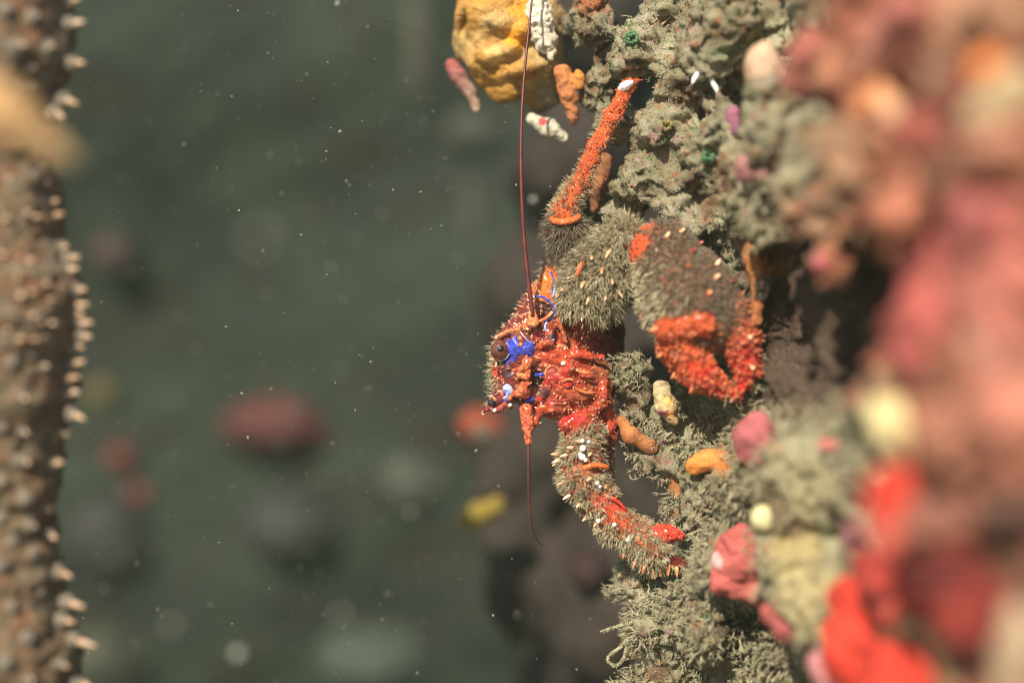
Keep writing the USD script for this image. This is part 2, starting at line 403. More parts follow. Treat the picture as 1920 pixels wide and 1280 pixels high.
wall = [  # lumps and hollows of the silt-covered rock: (px, py, d), radius
    ell((1192, 92, 25), (58, 60, 66), k=K), ell((1255, 25, 40), (62, 55, 70), k=K), ell((1285, 150, 0), (62, 90, 90), k=K),
    ell((1225, 250, 25), (46, 80, 60), k=K), ell((1205, 345, 22), (58, 66, 60), k=K), ell((1170, 420, 60), (52, 45, 50), k=K),
    ell((1330, 90, -60), (70, 95, 90), k=K), ell((1365, 40, -100), (60, 80, 80), k=K), ell((1310, 300, -40), (52, 80, 70), k=K), ell((1290, 385, -20), (60, 40, 60), k=K),
    ell((1352, 230, -110), (46, 60, 60), k=K), ell((1120, 165, 95), (34, 46, 50), k=K), ell((1110, 40, 110), (50, 70, 70), k=K), ell((1150, 235, 75), (30, 60, 40), k=K),
    ell((1395, 330, -170), (60, 70, 80), k=K), ell((1440, 400, -230), (62, 40, 70), k=K), ell((1420, 520, -90), (40, 80, 70), k=K), ell((1375, 420, -40), (45, 45, 60), k=K),
    ell((1450, 250, -280), (70, 90, 110), k=K), ell((1540, 330, -430), (90, 110, 140), k=K), ell((1590, 420, -560), (95, 60, 130), k=K),
    # the hollow right of the big claw
    ell((1570, 610, -430), (140, 115, 150), k=50, op='-e'), ell((1470, 640, -190), (60, 90, 60), k=40, op='-e'),
    # ledge under the claw and the tufted lumps below
    ell((1187, 712, 55), (40, 62, 50), k=K), ell((1205, 765, 45), (42, 34, 46), k=K), ell((1235, 850, 40), (50, 44, 60), k=K),
    ell((1300, 845, 10), (70, 42, 70), k=K), ell((1335, 925, -10), (76, 46, 70), k=K), ell((1390, 900, -70), (60, 70, 80), k=K), ell((1290, 950, 20), (46, 40, 50), k=K),
    ell((1450, 850, -190), (70, 60, 90), k=K), ell((1530, 880, -330), (90, 80, 120), k=K), ell((1490, 960, -280), (85, 70, 110), k=K), ell((1500, 1080, -310), (80, 100, 110), k=K),
    ell((1545, 1150, -420), (60, 110, 110), k=K), ell((1230, 1160, 40), (60, 72, 60), k=K), ell((1190, 1090, 75), (46, 46, 50), k=K), ell((1290, 1130, 5), (62, 80, 70), k=K),
    ell((1250, 1255, 30), (66, 60, 60), k=K), ell((1330, 1180, -60), (56, 70, 70), k=K), ell((1360, 1060, -90), (60, 70, 70), k=K), ell((1215, 1330, 40), (70, 70, 70), k=K),
    ell((1420, 1210, -160), (70, 60, 90), k=40, op='-e'), ell((1370, 1000, -60), (30, 30, 40), k=K),
    # near, strongly blurred part
    ell((1650, 120, -720), (130, 120, 200), k=60), ell((1800, 80, -900), (150, 130, 220), k=60), ell((1720, 300, -820), (140, 110, 200), k=60),
    ell((1870, 260, -1000), (130, 130, 220), k=60), ell((1800, 880, -920), (130, 110, 220), k=60), ell((1900, 760, -1020), (120, 110, 200), k=60),
    ell((1790, 1060, -860), (130, 110, 160), k=40, op='-e'), ell((1700, 560, -600), (110, 120, 160), k=40, op='-e'),
]
v, f = blend(wall, 5.6, wall_base, (np.array([60., 830, -880]), np.array([950., 2850, 880])))
print('wall', len(v), len(f))
near = np.clip((2350 - v[:, 1]) / 500, 0, 1)
focus = np.clip(1 - np.abs(v[:, 1] - 2400) / 450, 0, 1)
v, f = rough((v, f), [(70, 20), (28, 12)], 40)
cre = lambda q, sd: 1 - np.abs(2 * meshkit.fbm(q, 2, sd) - 1)      # creases
v = v - vnormals(v, f) * ((cre(v / 48, 91) ** 6) * 16 + (cre(v / 20 + 3, 92) ** 5) * 7)[:, None]
v, f = rough((v, f), [(13, 6.0), (7, 3.2)], 44)
silt = np.array([0.345, 0.315, 0.20]); silt2 = np.array([0.22, 0.19, 0.11]); brown = np.array([0.13, 0.055, 0.022])
salmon = np.array([0.36, 0.13, 0.072]); dull = np.array([0.22, 0.065, 0.042]); sand = np.array([0.40, 0.27, 0.15])
n1, n2, n3 = meshkit.fbm(v / 60, 3, 51), meshkit.fbm(v / 150 + 5, 3, 52), meshkit.fbm(v / 90 + 9, 3, 53)
a = np.clip((n1 - .40) * 4, 0, 1)[:, None]; col = silt2 * (1 - a) + silt * a
for sd, th, cc in ((61, .665, (.30, .10, .04)), (62, .69, (.34, .14, .15)), (63, .69, (.10, .17, .07)), (64, .66, (.11, .075, .04))):
    w_ = np.clip((meshkit.fbm(v / 17 + sd, 2, sd) - th) * 14, 0, .85)[:, None]; col = col * (1 - w_) + np.array(cc) * w_
b = np.clip((n3 - .60) * 9, 0, 1)[:, None] * 0.8; col = col * (1 - b) + brown * b
p1 = np.clip((n2 - .42) * 5, 0, 1)[:, None]; crust = dull * (1 - p1) + salmon * p1
s1 = np.clip((n1 - .55) * 6, 0, 1)[:, None]; crust = crust * (1 - s1) + sand * s1
wz = np.clip((v[:, 2] - (-40)) / 200, 0, 1)
nn = np.clip((1980 - v[:, 1] + (n2 - .5) * 500) / 250, 0, 1)
nn = nn * np.where(v[:, 2] < -90, np.clip((1700 - v[:, 1]) / 150, 0, 1), 1)
col = col * (1 - nn[:, None]) + crust * nn[:, None]
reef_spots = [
    (1560, 610, -150, 210, (0.085, 0.052, 0.033)), (1500, 660, -60, 150, (0.08, 0.05, 0.033)), (1500, 560, 0, 130, (0.085, 0.048, 0.03)), (1640, 600, -350, 110, (0.085, 0.05, 0.032)), (1450, 640, 60, 90, (0.08, 0.05, 0.033)), (1430, 1215, -150, 85, (0.05, 0.03, 0.018)),  # shade inside the hollows, painted as dark brown
    (1440, 480, -130, 50, (0.36, 0.12, 0.03)), (1350, 870, -40, 40, (0.5, 0.17, 0.03)), (1128, 365, 110, 26, (0.22, 0.07, 0.02)),
    (1480, 1030, -330, 60, (0.40, 0.31, 0.14)), (1520, 1120, -400, 80, (0.46, 0.38, 0.19)), (1510, 900, -330, 90, (0.34, 0.29, 0.16)),
    (1600, 1000, -480, 40, (0.36, 0.13, 0.15)), (1830, 1040, -880, 190, (0.075, 0.042, 0.024)), (1110, 10, 90, 45, (0.30, 0.09, 0.03)),  # the big dark brown spot paints shade into the bottom right
    (1450, 60, -280, 45, (0.13, 0.10, 0.06)),
    (1630, 175, -850, 55, (0.6, 0.24, 0.1)), (1700, 250, -880, 50, (0.30, 0.09, 0.05)), (1560, 160, -700, 60, (0.55, 0.22, 0.11)), (1500, 100, -480, 50, (0.3, 0.09, 0.06)),
    (1770, 370, -950, 60, (0.52, 0.22, 0.11)), (1600, 320, -700, 60, (0.52, 0.28, 0.15)), (1830, 30, -1000, 90, (0.58, 0.32, 0.19)), (1680, 40, -850, 80, (0.42, 0.17, 0.12)),
]
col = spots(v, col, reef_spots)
col *= (0.8 + 0.4 * meshkit.fbm(v / 9, 2, 77))[:, None]
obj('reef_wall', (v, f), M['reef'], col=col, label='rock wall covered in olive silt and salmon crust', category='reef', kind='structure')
REEF = (v, f)

# ---- rock behind the lobster, crevice shade painted as near-black brown
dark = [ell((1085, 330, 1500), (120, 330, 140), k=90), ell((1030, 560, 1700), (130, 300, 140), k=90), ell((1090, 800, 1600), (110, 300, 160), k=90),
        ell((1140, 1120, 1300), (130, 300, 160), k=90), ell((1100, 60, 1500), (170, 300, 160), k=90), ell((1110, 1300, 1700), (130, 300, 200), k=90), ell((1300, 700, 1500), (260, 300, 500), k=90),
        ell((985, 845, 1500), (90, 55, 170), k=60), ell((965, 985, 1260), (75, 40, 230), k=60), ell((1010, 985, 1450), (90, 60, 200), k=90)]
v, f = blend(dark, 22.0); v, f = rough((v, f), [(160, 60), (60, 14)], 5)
obj('painted_shade_rock', (v, f), M['shade_brown_rock'], label='rock deep in the crevice behind the lobster, shade put into its near-black brown', category='rock', kind='structure')

# ---- silty turf on the wall: soft tufts and stubby fronds nobody could count
rng = np.random.default_rng(7)
def not_hole(c):
    py = 640 - c[:, 2] * D / c[:, 1]; px = 960 + c[:, 0] * D / c[:, 1]
    return ~((px > 1430) & (py > 450) & (py < 745))
def in_focus(c, n):
    py = 640 - c[:, 2] * D / c[:, 1]; px = 960 + c[:, 0] * D / c[:, 1]
    w = np.exp(-((c[:, 1] - 2380) / 230.0) ** 2) * (c[:, 1] < 2640) * (np.abs(py - 640) < 800)
    low = np.where(py > 600, 1.0, 0.012)
    low = np.where((py > 330) & (py < 480) & (px > 1340), 0.5, low)
    patch = np.clip((meshkit.fbm(c / 55, 2, 31) - 0.44) * 9, 0, 1)
    hole = (px > 1440) & (py > 440) & (py < 760)
    return w * low * (n[:, 0] < 0.4) * (0.02 + patch) * ~hole
p, n = sample(*REEF, 5200, rng, in_focus)
nrm = n + np.array([-0.5, -0.3, 0.0])
# branching: each stem carries a few side shoots near its end
t1 = hairs(p, nrm, 32, 2.4, rng, flow=(-.35, -.25, -.15), jitter=.2, bend=.4, sag=.12, clump=30.0)
tips = t1[0].reshape(-1, 10, 3); shoots = []
for k in range(4):
    u = rng.random((len(tips), 1)); root = tips[:, 3] * (1 - u) + tips[:, 6] * u
    dr = tips[:, 9] - tips[:, 3]; dr /= np.linalg.norm(dr, axis=1, keepdims=True)
    shoots.append(hairs(root, dr, 12, 1.9, rng, jitter=.55, bend=.5, sag=.1))
p, n = sample(*REEF, 26000, rng, lambda c, n: np.exp(-((c[:, 1] - 2380) / 260.0) ** 2) * (n[:, 0] < 0.5) * not_hole(c) * (0.2 + np.clip((meshkit.fbm(c / 40, 2, 33) - 0.4) * 6, 0, 1)))
t2 = hairs(p, n, 5.5, 1.7, rng, jitter=.6, bend=.7, clump=18.0)
p, n = sample(*REEF, 42000, rng, lambda c, n: np.exp(-((c[:, 1] - 2360) / 280.0) ** 2) * (n[:, 0] < 0.5) * not_hole(c))
tet = np.array([[1, 1, 1], [1, -1, -1], [-1, 1, -1], [-1, -1, 1]], float) / 1.7
sz = (0.8 + 2.2 * rng.random(len(p)) ** 4)[:, None, None]
gv = (p + n * 0.8)[:, None] + (tet[None] + .45 * rng.normal(size=(len(p), 4, 3))) * sz
gf = np.array([[0, 1, 2], [0, 2, 3], [0, 3, 1], [1, 3, 2]])[None] + 4 * np.arange(len(p))[:, None, None]
obj('silt_grains', (gv.reshape(-1, 3), gf.reshape(-1, 3)), M['grit'], smooth=False, label='fine grains of silt and shell grit dusted over the rock', category='grit', kind='stuff')
t1 = join([t1] + shoots)
obj('silt_turf', join([t1, t2]), M['turf'], smooth=False, label='soft silt-laden turf growing in tufts on the rock around the claws', category='turf', kind='stuff')

# ================================================================== THE SQUAT LOBSTER
OR, RD, OB, BR, GY, DR = (0.50, 0.050, 0.012), (0.50, 0.016, 0.010), (0.60, 0.12, 0.03), (0.17, 0.075, 0.04), (0.25, 0.19, 0.105), (0.17, 0.013, 0.008)
GL = (0.32, 0.10, 0.045)
CR, AM = (0.60, 0.24, 0.09), (0.30, 0.075, 0.022)
OL = (0.64, 0.095, 0.018)
BODY = []; BC = []
def B(c, *a, **k): BODY.append(cap(*a, **k)); BC.append(c)
def Be(c, *a, **k): BODY.append(ell(*a, **k)); BC.append(c)
# carapace and head
B(AM, (1040, 512, 70), (1012, 580, 45), 20, 34, k=14); B(DR, (1012, 580, 45), (978, 655, 40), 36, 50, k=14)
B(DR, (978, 655, 40), (960, 715, 30), 50, 40, k=14); B(DR, (955, 720, 25), (928, 757, 8), 30, 11, k=10); B(DR, (930, 757, 6), (903, 774, -6), 9, 3, k=6)
B(OR, (1030, 640, 55), (1060, 715, 40), 48, 62, k=14); Be(DR, (1100, 640, 130), (70, 85, 120), k=20); Be(DR, (1105, 690, 110), (50, 70, 100), k=20)
Be(AM, (1108, 715, 38), (44, 46, 40), k=18); B(OR, (1000, 745, 30), (1060, 765, 25), 26, 28, k=12)
# ridges of the face: brow over the eye, cheek folds, lip
B(OR, (925, 690, -4), (945, 742, -6), 6, 6, k=5); B(OB, (932, 632, -2), (985, 612, -4), 5, 6, k=5)
B(OR, (1028, 612, -4), (1032, 640, -8), 9, 8, k=5); B(OR, (1032, 640, -8), (1005, 655, -8), 8, 5, k=5)
B(OB, (1042, 560, 2), (1048, 608, 0), 7, 6, k=5); B(OB, (1048, 608, 0), (1062, 640, -4), 6, 5, k=5)
B(OR, (1005, 668, -2), (1085, 662, -6), 9, 8, k=6); B(OR, (1085, 662, -6), (1130, 672, 0), 9, 7, k=6)
B(RD, (1012, 748, -4), (1030, 712, -16), 6, 8, k=5); B(RD, (1030, 712, -16), (1062, 702, -22), 8, 8, k=5)
B(OR, (1040, 672, -14), (1066, 690, -20), 12, 13, k=8); B(AM, (1066, 735, -10), (1095, 742, -10), 12, 10, k=8)
B(OR, (1000, 790, 0), (1015, 768, -6), 9, 9, k=6); B(OR, (1015, 768, -6), (1060, 762, -8), 9, 8, k=6)
# third maxillipeds curling round below the mouth
B(OR, (1132, 718, 0), (1128, 755, -8), 9, 11, k=5); B(OR, (1128, 755, -8), (1100, 780, -14), 10, 13, k=5); B(RD, (1098, 782, -14), (1060, 796, -16), 15, 13, k=4)
B(OR, (1142, 735, 22), (1142, 800, 24), 7, 10, k=5); B(OR, (1142, 800, 24), (1128, 824, 18), 11, 9, k=5); B(DR, (1148, 780, 34), (1150, 822, 32), 12, 11, k=5); B(BR, (1140, 830, 36), (1142, 925, 30), 12, 9, k=5)
# big upper claw: fuzzy wrist, then the palm with its fixed finger
B(DR, (1105, 640, 80), (1088, 580, 20), 34, 34, k=14); B(GY, (1082, 562, 8), (1122, 505, 0), 34, 50, k=14); B(GY, (1122, 505, 0), (1172, 452, -30), 50, 38, k=12); B(GY, (1120, 560, 0), (1160, 510, -6), 38, 46, k=14)
B(BR, (1238, 472, -50), (1295, 562, -95), 58, 84, k=12); B(BR, (1295, 562, -95), (1318, 598, -100), 84, 72, k=12); B(OL, (1252, 618, -150), (1318, 606, -162), 23, 22, k=8)
B(OL, (1278, 645, -118), (1312, 700, -122), 45, 33, k=10); B(RD, (1312, 700, -122), (1372, 738, -124), 31, 11, k=8)
# lower claw arm
B(DR, (1110, 745, 60), (1095, 800, 12), 26, 32, k=14)
B(GL, (1095, 815, 4), (1090, 855, 2), 34, 42, k=10); B(GL, (1090, 892, -4), (1122, 938, -8), 40, 35, k=8); B(OR, (1130, 945, -10), (1158, 985, -14), 30, 32, k=8)
B(GL, (1168, 985, -14), (1218, 1022, -20), 28, 38, k=8); B(DR, (1215, 1040, -20), (1286, 1056, -26), 26, 7, k=8)
# upper walking leg
B(DR, (1110, 540, 70), (1090, 490, 40), 30, 32, k=14); B(BR, (1090, 490, 40), (1062, 428, 22), 32, 33, k=10)
B(OL, (1058, 398, 14), (1098, 325, 4), 26, 15, k=6); B(OL, (1099, 316, 4), (1150, 215, -6), 17, 15, k=5); B(OL, (1150, 215, -6), (1176, 164, -10), 15, 13, k=6); B(OL, (1178, 160, -10), (1205, 150, -10), 10, 3, k=6)
v, f = blend(BODY, 3.0)
from scipy.sparse import csr_matrix
from scipy.sparse.csgraph import connected_components
E = f[:, [0, 1]]; g_ = csr_matrix((np.ones(len(E)), (E[:, 0], E[:, 1])), shape=(len(v), len(v)))
nc, lab = connected_components(g_, directed=False)
print('body', len(v), len(f), 'islands', nc, np.bincount(lab)[:8])
v0 = v.copy()
v, f = rough((v, f), [(22, 4.5), (9, 3.0), (5, 1.5)], 3)
col = paint(v0, BODY, BC, 4.0, 0.9, 9, 4)
# pale tubercles on the carapace
tu = (meshkit.noise(v / 7.5, 61) > .74) & (v[:, 0] < 120 * 1.0) & (np.abs(v[:, 2]) < 150) & (meshkit.noise(v / 30, 5) > .35)
col[tu] = col[tu] * 0.35 + np.array([0.72, 0.42, 0.22]) * 0.65
o2 = (meshkit.noise(v / 9.0, 66) > .70)[:, None]
col = np.where(o2, col * 0.55 + np.array([0.68, 0.16, 0.03]) * 0.45 * (col[:, :1] > 0.3) + col * 0.45 * (col[:, :1] <= 0.3), col)
dk = np.clip((meshkit.fbm(v / 14 + 8, 2, 71) - .5) * 7, 0, 1)[:, None] * ((v[:, 0] < 180) & (np.abs(v[:, 2]) < 140))[:, None] * .55  # dark red shadow contrast painted on the body in random blotches
col = col * (1 - dk) + np.array([0.10, 0.010, 0.007]) * dk
col = spots(v, col, [
    (1020, 545, 30, 26, (0.72, 0.16, 0.015)), (1032, 520, 50, 20, (0.70, 0.14, 0.015)), (1018, 578, 10, 15, (0.07, 0.02, 0.02)),
    (1010, 628, 0, 12, (0.55, 0.04, 0.07)), (1036, 632, 0, 11, (0.10, 0.09, 0.16)), (948, 700, 0, 12, (0.05, 0.008, 0.01)),
    (1010, 700, 0, 16, (0.12, 0.012, 0.008)), (1020, 735, 0, 16, (0.13, 0.05, 0.05)), (1005, 715, 0, 14, (0.10, 0.01, 0.01)),
    (1200, 455, -90, 24, (0.74, 0.09, 0.02)), (1215, 425, -60, 20, (0.74, 0.10, 0.02)), (1185, 480, -85, 20, (0.74, 0.09, 0.02)),
    (1330, 705, -150, 22, (0.60, 0.02, 0.012)), (1300, 690, -160, 18, (0.66, 0.05, 0.015)), (1268, 665, -160, 16, (0.40, 0.12, 0.06)), (1130, 945, -40, 22, (0.60, 0.07, 0.03)), (1165, 955, -45, 16, (0.62, 0.06, 0.03)), (1110, 872, -42, 16, (0.66, 0.11, 0.04)),
    (1245, 1030, -50, 16, (0.62, 0.03, 0.01)), (1060, 408, -20, 14, (0.70, 0.12, 0.02)),
])
gloss = np.where((v[:, 0] < 190) & (np.abs(v[:, 2] + 40) < 150) & (v[:, 0] < 100 + 0.3 * (v[:, 2] + 190)) | (v[:, 2] < -20) & (v[:, 2] > -180) & (v[:, 0] < 185), .6, .06)
big = thing('squat_lobster', 'orange squat lobster with blue face clinging head down to the silty wall', 'squat lobster', W(1010, 690, 60))
bo = obj('body', (v, f), M['shell'], big, col=np.clip(col, .004, .9))
UsdGeom.PrimvarsAPI(stage.GetPrimAtPath(bo[0])).CreatePrimvar('gloss', Sdf.ValueTypeNames.FloatArray, 'vertex').Set(Vt.FloatArray.FromNumpy(gloss.astype(np.float32)))
LOB = (v, f)

def part(name, mesh, m, **k): return obj(name, mesh, M[m], big, **k)

# pincer that moves, and the moving finger of the small claw
def finger(prims, cols, h, seed, nz):
    v, f = blend(prims, h); v0 = v.copy(); v, f = rough((v, f), nz, seed)
    return (v, f), np.clip(paint(v0, prims, cols, 4, .5, 9, seed), .004, .9)
pr = [cap((1364, 585, -112), (1386, 635, -118), 44, 36, k=8), cap((1386, 635, -118), (1401, 690, -122), 35, 25, k=8), cap((1404, 690, -120), (1384, 742, -124), 21, 7, k=8)]
PIN, c = finger(pr, [BR, RD, RD], 2.5, 8, [(10, 5.0), (5, 2.0)])
obj('pincer_finger', PIN, M['shell'], big, col=c)
pr = [cap((1222, 1003, -30), (1250, 1000, -36), 19, 17, k=6), cap((1250, 1000, -36), (1276, 1003, -38), 16, 8, k=6)]
PIN2, c = finger(pr, [DR, RD], 2.0, 9, [(8, 3.0), (4, 1.0)])
obj('pincer_finger', PIN2, M['red'], big)
# eye: brown dome with a pale rim and black pupil; the far eye beside the beak
def dome(c, r, R, s=(1, 1, 1)):
    v, f = sphere(np.zeros(3), 1.0, 3); return (v * r * np.array(s)) @ R.T + c, f
ey = obj('eye', dome(W(938, 657, -8), 19.5, rotm(0, 0, 0), (.92, .95, 1.05)), M['eye'], big)
def subpart(name, mesh, m, par): return obj(name, mesh, M[m], par)
subpart('pupil', dome(W(938.5, 654, -23.5), 6.8, rotm(0, 0, 0), (1, .75, 1)), 'pupil', ey)
ring = [W(938 + 17.4 * math.cos(t), 657 + 19.0 * math.sin(t), -15 - 1.5 * math.cos(t)) for t in np.linspace(-0.9, 1.75, 22)]
subpart('eye_rim', tube(ring, 1.0, 6), 'blue_pale', ey)
ey2 = obj('eye', dome(W(922, 755, -2), 8, rotm(0, 0, 0), (1.1, 1, .8)), M['pupil'], big, label='dark far eye beside the beak')
# blue plate behind the eye, in folds
pr = [cap((958, 652, 0), (975, 626, 2), 14, 5, k=6), cap((958, 655, -2), (990, 652, -4), 17, 14, k=6), cap((960, 668, -2), (950, 690, 0), 15, 6, k=6), cap((990, 652, -4), (994, 668, -4), 9, 6, k=5),
      cap((968, 632, 0), (980, 646, 0), 6, 4, k=4), cap((985, 640, -4), (997, 650, -4), 4, 4, k=4), ell((977, 645, -17), (6, 6, 6), k=4, op='-e'), ell((957, 674, -16), (7, 5, 9), rot=(0, 25, 0), k=3, op='-e')]
v, f = blend(pr, 1.5); part('face_plate', rough((v, f), [(10, 1.2), (4, .6)], 2), 'blue')
part('face_plate_ridge', tube(curve([(976, 622, -8), (984, 633, -14), (997, 645, -12)], 14), 1.2, 6), 'blue_pale')
part('face_plate_ridge', tube(curve([(962, 634, -10), (968, 643, -16), (973, 648, -18)], 12), 1.1, 6), 'blue_pale')
part('eyelash_socket', dome(W(976, 646, -13), 4.5, rotm(0, 0, 0)), 'orange_pale')
v, f = blend([cap((955, 702, 0), (945, 722, 0), 8, 7, k=5), cap((950, 738, -4), (950, 752, -4), 8, 6, k=4)], 1.5)
part('blue_cheek', rough((v, f), [(8, 1.2)], 3), 'blue')
v, f = blend([ell((951, 728, -8), (9, 8, 9), k=4), ell((958, 735, -8), (6, 6, 7), k=4), cap((946, 745, -6), (955, 738, -8), 5, 5, k=4)], 1.5)
part('pale_cheek', rough((v, f), [(7, 1.6)], 3), 'blue_pale')
part('blue_cheek', rough(blend([cap((988, 752, -2), (997, 748, -4), 6, 6, k=4), cap((1006, 703, -14), (1020, 701, -18), 4, 3, k=4)], 1.5), [(6, .8)], 4), 'blue')
# antennules: knobbly orange pieces hanging in front of the face
pr = [ell((988, 682, -24), (10, 11, 14), rot=(0, 15, 0), k=5), cap((975, 692, -24), (960, 694, -22), 7, 2, k=5), ell((990, 704, -22), (6, 9, 13), k=5), cap((972, 703, -22), (984, 707, -22), 5, 6, k=4)]
v, f = blend(pr, 1.5); part('antennule', rough((v, f), [(9, 3.0), (4, 1.2)], 12), 'orange_mix')
pr = [ell((977, 735, -20), (13, 11, 10), rot=(0, -25, 0), k=5), cap((980, 722, -20), (992, 718, -18), 6, 5, k=5), cap((965, 737, -18), (952, 750, -14), 5, 3, k=4), ell((984, 738, -12), (10, 9, 12), k=5)]
v, f = blend(pr, 1.5); part('antennule', rough((v, f), [(9, 3.2), (4, 1.2)], 13), 'orange_mix')
v, f = blend([cap((938, 765, -10), (946, 757, -12), 6, 4, k=4), cap((946, 757, -12), (958, 763, -12), 4, 4, k=4), cap((938, 767, -10), (925, 770, -10), 6, 5, k=4)], 1.5)
part('beak_tip', rough((v, f), [(6, 1.2)], 14), 'red_dark')
for px, py, r in ((927.5, 769, 3.8), (956.5, 759, 3.4)): part('bead', sphere(W(px, py, -21), r, 2), 'white')
# mouthparts
part('mandible', rough((dome(W(1062, 690, -28), 10, rotm(0, 20, 0), (.9, .8, 1.2))), [(9, 1.0)], 1), 'red')
part('mandible', rough((dome(W(1064, 720, -24), 9, rotm(0, -20, 0), (1.1, .8, .9))), [(9, 1.0)], 2), 'red')
part('tooth_plate', rough(dome(W(1056, 681, -36), 4.2, rotm(0, 0, 0)), [(4, .6)], 1), 'white')
part('tooth_plate', tube(curve([(1054, 716, -31), (1064, 711, -34), (1074, 712, -30)], 10), 2.4, 6), 'orange_pale')
part('mouth_disc', rough(dome(W(1036, 700, -18), 12, rotm(0, 0, 0), (1, .5, 1)), [(6, 1.5), (3, .8)], 4), 'red_dark')
mr = [W(1036 + 13.5 * math.cos(t), 700 + 14 * math.sin(t), -20) for t in np.linspace(0, 6.2, 30)]
part('mouth_rim', tube(mr, 2.0, 6), 'orange_pale')
for i, (a, b) in enumerate((((1075, 690), (1112, 698)), ((1085, 702), (1118, 702)), ((1030, 748), (1075, 745)), ((1078, 728), (1120, 735)))):
    part('gill_fold', tube(curve([(*a, -24), ((a[0] + b[0]) / 2, (a[1] + b[1]) / 2 + 4, -26), (*b, -20)], 12), [1.2] * 2 + [2.6] * 8 + [1.2] * 2, 6), ('orange_pale', 'red_dark', 'red_dark', 'orange')[i])
# blue edged socket of the upper feeler, with a granular floor and orange lip
rim = curve([(1002, 556, -2), (1020, 558, -6), (1034, 570, -8), (1040, 584, -8), (1030, 600, -10), (1020, 604, -10)], 26)
part('socket_rim', tube(rim, 2.2, 7), 'blue')
part('socket_lip', tube(curve([(1036, 584, -14), (1024, 596, -17), (1008, 603, -17)], 16), 3.0, 7), 'orange_pale')
part('side_line', tube(curve([(1028, 508, 14), (1037, 530, 8), (1035, 548, 4), (1040, 562, -4), (1046, 580, -8)], 24), 1.5, 6), 'blue')
part('side_line', tube(curve([(1046, 532, 8), (1039, 546, 2), (1037, 558, -4)], 16), 2.4, 6), 'blue_pale')
part('side_line', tube(curve([(1026, 603, -12), (1022, 612, -14), (1026, 622, -12)], 12), 2.6, 6), 'blue_pale')
v, f = blend([cap((1000, 600, -20), (998, 586, -22), 10, 7, k=4), ell((1000, 606, -20), (11, 9, 8), k=4)], 1.5)
part('antenna_base', rough((v, f), [(6, 1.6)], 6), 'orange_pale')
part('antenna_base', rough(blend([cap((986, 768, -8), (990, 800, -12), 13, 11, k=5), cap((990, 803, -12), (991, 828, -12), 9, 7, k=3)], 1.5), [(10, 2.6), (4, 1.2)], 7), 'orange_mix')
part('antenna', tube(curve([(999, 595, -26), (990, 520, -24), (981, 420, -20), (977, 300, -14), (979, 200, -4), (988, 90, 10), (1002, -60, 30)], 70), np.linspace(4.4, 2.0, 70), 8), 'antenna')
part('antenna', tube(curve([(991, 826, -12), (991, 880, -10), (993, 950, 10), (1000, 995, 30), (1018, 1022, 60)], 50), np.r_[np.linspace(3.6, 2.2, 35), np.linspace(2.2, 1.0, 15)], 8), 'antenna_dark', label='dark lower feeler hanging down')
# white cuff and joint bands
v, f = blend([ell((1174, 161, -16), (16, 16, 9), rot=(0, -30, 0), k=4)], 2.0); part('white_band', rough((v, f), [(6, 2.0)], 3), 'white')
part('joint_band', tube(curve([(1034, 408, 2), (1050, 416, -18), (1070, 414, -20), (1086, 404, -4)], 16), [3] + [6.5] * 14 + [3], 7), 'orange')
part('joint_band', tube(curve([(1092, 880, -38), (1106, 873, -46), (1124, 872, -42), (1140, 878, -26)], 14), [2] + [5] * 12 + [2], 7), 'orange')
part('joint_band', tube(curve([(1118, 946, -36), (1135, 934, -41), (1155, 938, -38), (1172, 958, -27)], 14), [2] + [3.2] * 12 + [2], 7), 'red')
part('joint_band', tube(curve([(1190, 1004, -48), (1204, 1018, -53), (1222, 1034, -53), (1240, 1040, -50)], 14), [2] + [3.6] * 12 + [2], 7), 'orange')
part('joint_band', tube(curve([(1082, 518, -50), (1088, 500, -52), (1094, 488, -46)], 10), [2] + [4.5] * 8 + [2], 7), 'orange')

# spines and tubercles: on the wrist, the claw edges and the carapace
def on(mesh, px, py):
    """Nearest point of a mesh towards the camera near that picture position, and its normal."""
    v, f = mesh; q = np.stack([960 + v[:, 0] * D / v[:, 1], 640 - v[:, 2] * D / v[:, 1]], 1)
    dd = np.linalg.norm(q - [px, py], axis=1); m = dd < max(5.0, dd.min() + 2); i = np.where(m)[0][np.argmin(v[m][:, 1])]
    return v[i], VN[id(v)][i]
VN = {id(LOB[0]): vnormals(*LOB), id(PIN[0]): vnormals(*PIN)}
def spine(px, py, L, r, tilt=(0, 0, 0), mesh=LOB, m='spine'):
    p, n = on(mesh, px, py); d = n + np.array(tilt, float); d /= np.linalg.norm(d)
    part('spine', spike(p - d * 3, p + d * L, r * .85), m)
for px, py in ((1124, 502), (1152, 525), (1134, 553), (1101, 558), (1092, 590), (1058, 540), (1108, 478), (1140, 470), (1075, 515), (1162, 545), (1092, 1058 // 2)):
    spine(px, py, 24, 5.5, (-.1, -.2, -.6))
for px, py in ((1278, 432), (1316, 455), (1345, 492), (1372, 530), (1345, 520), (1330, 548), (1392, 560), (1300, 470), (1250, 440)):
    spine(px, py, 13, 6, (.4, -.1, .3), m='spine' if px % 4 else 'red_dark')
for px, py in ((1205, 590), (1218, 620), (1238, 665), (1262, 700), (1295, 728)):
    spine(px, py, 14, 5, (-.5, -.1, -.7), m='orange_pale')
for px, py in ((1405, 630), (1412, 690), (1392, 660)):
    spine(px, py, 8, 4.5, (.2, -.3, -.4), PIN, 'spine' if px % 3 else 'red')
for px, py in ((1038, 500), (1022, 520), (1012, 528), (1008, 545), (1000, 556), (990, 575), (978, 590), (965, 606), (952, 618), (938, 634), (924, 655), (920, 672), (924, 690), (930, 712), (934, 735), (925, 745), (1015, 575), (1020, 583), (985, 600), (975, 612), (990, 620), (1000, 630), (1016, 640)):
    spine(px, py, 10, 4.2, (-.3, -.2, .3))
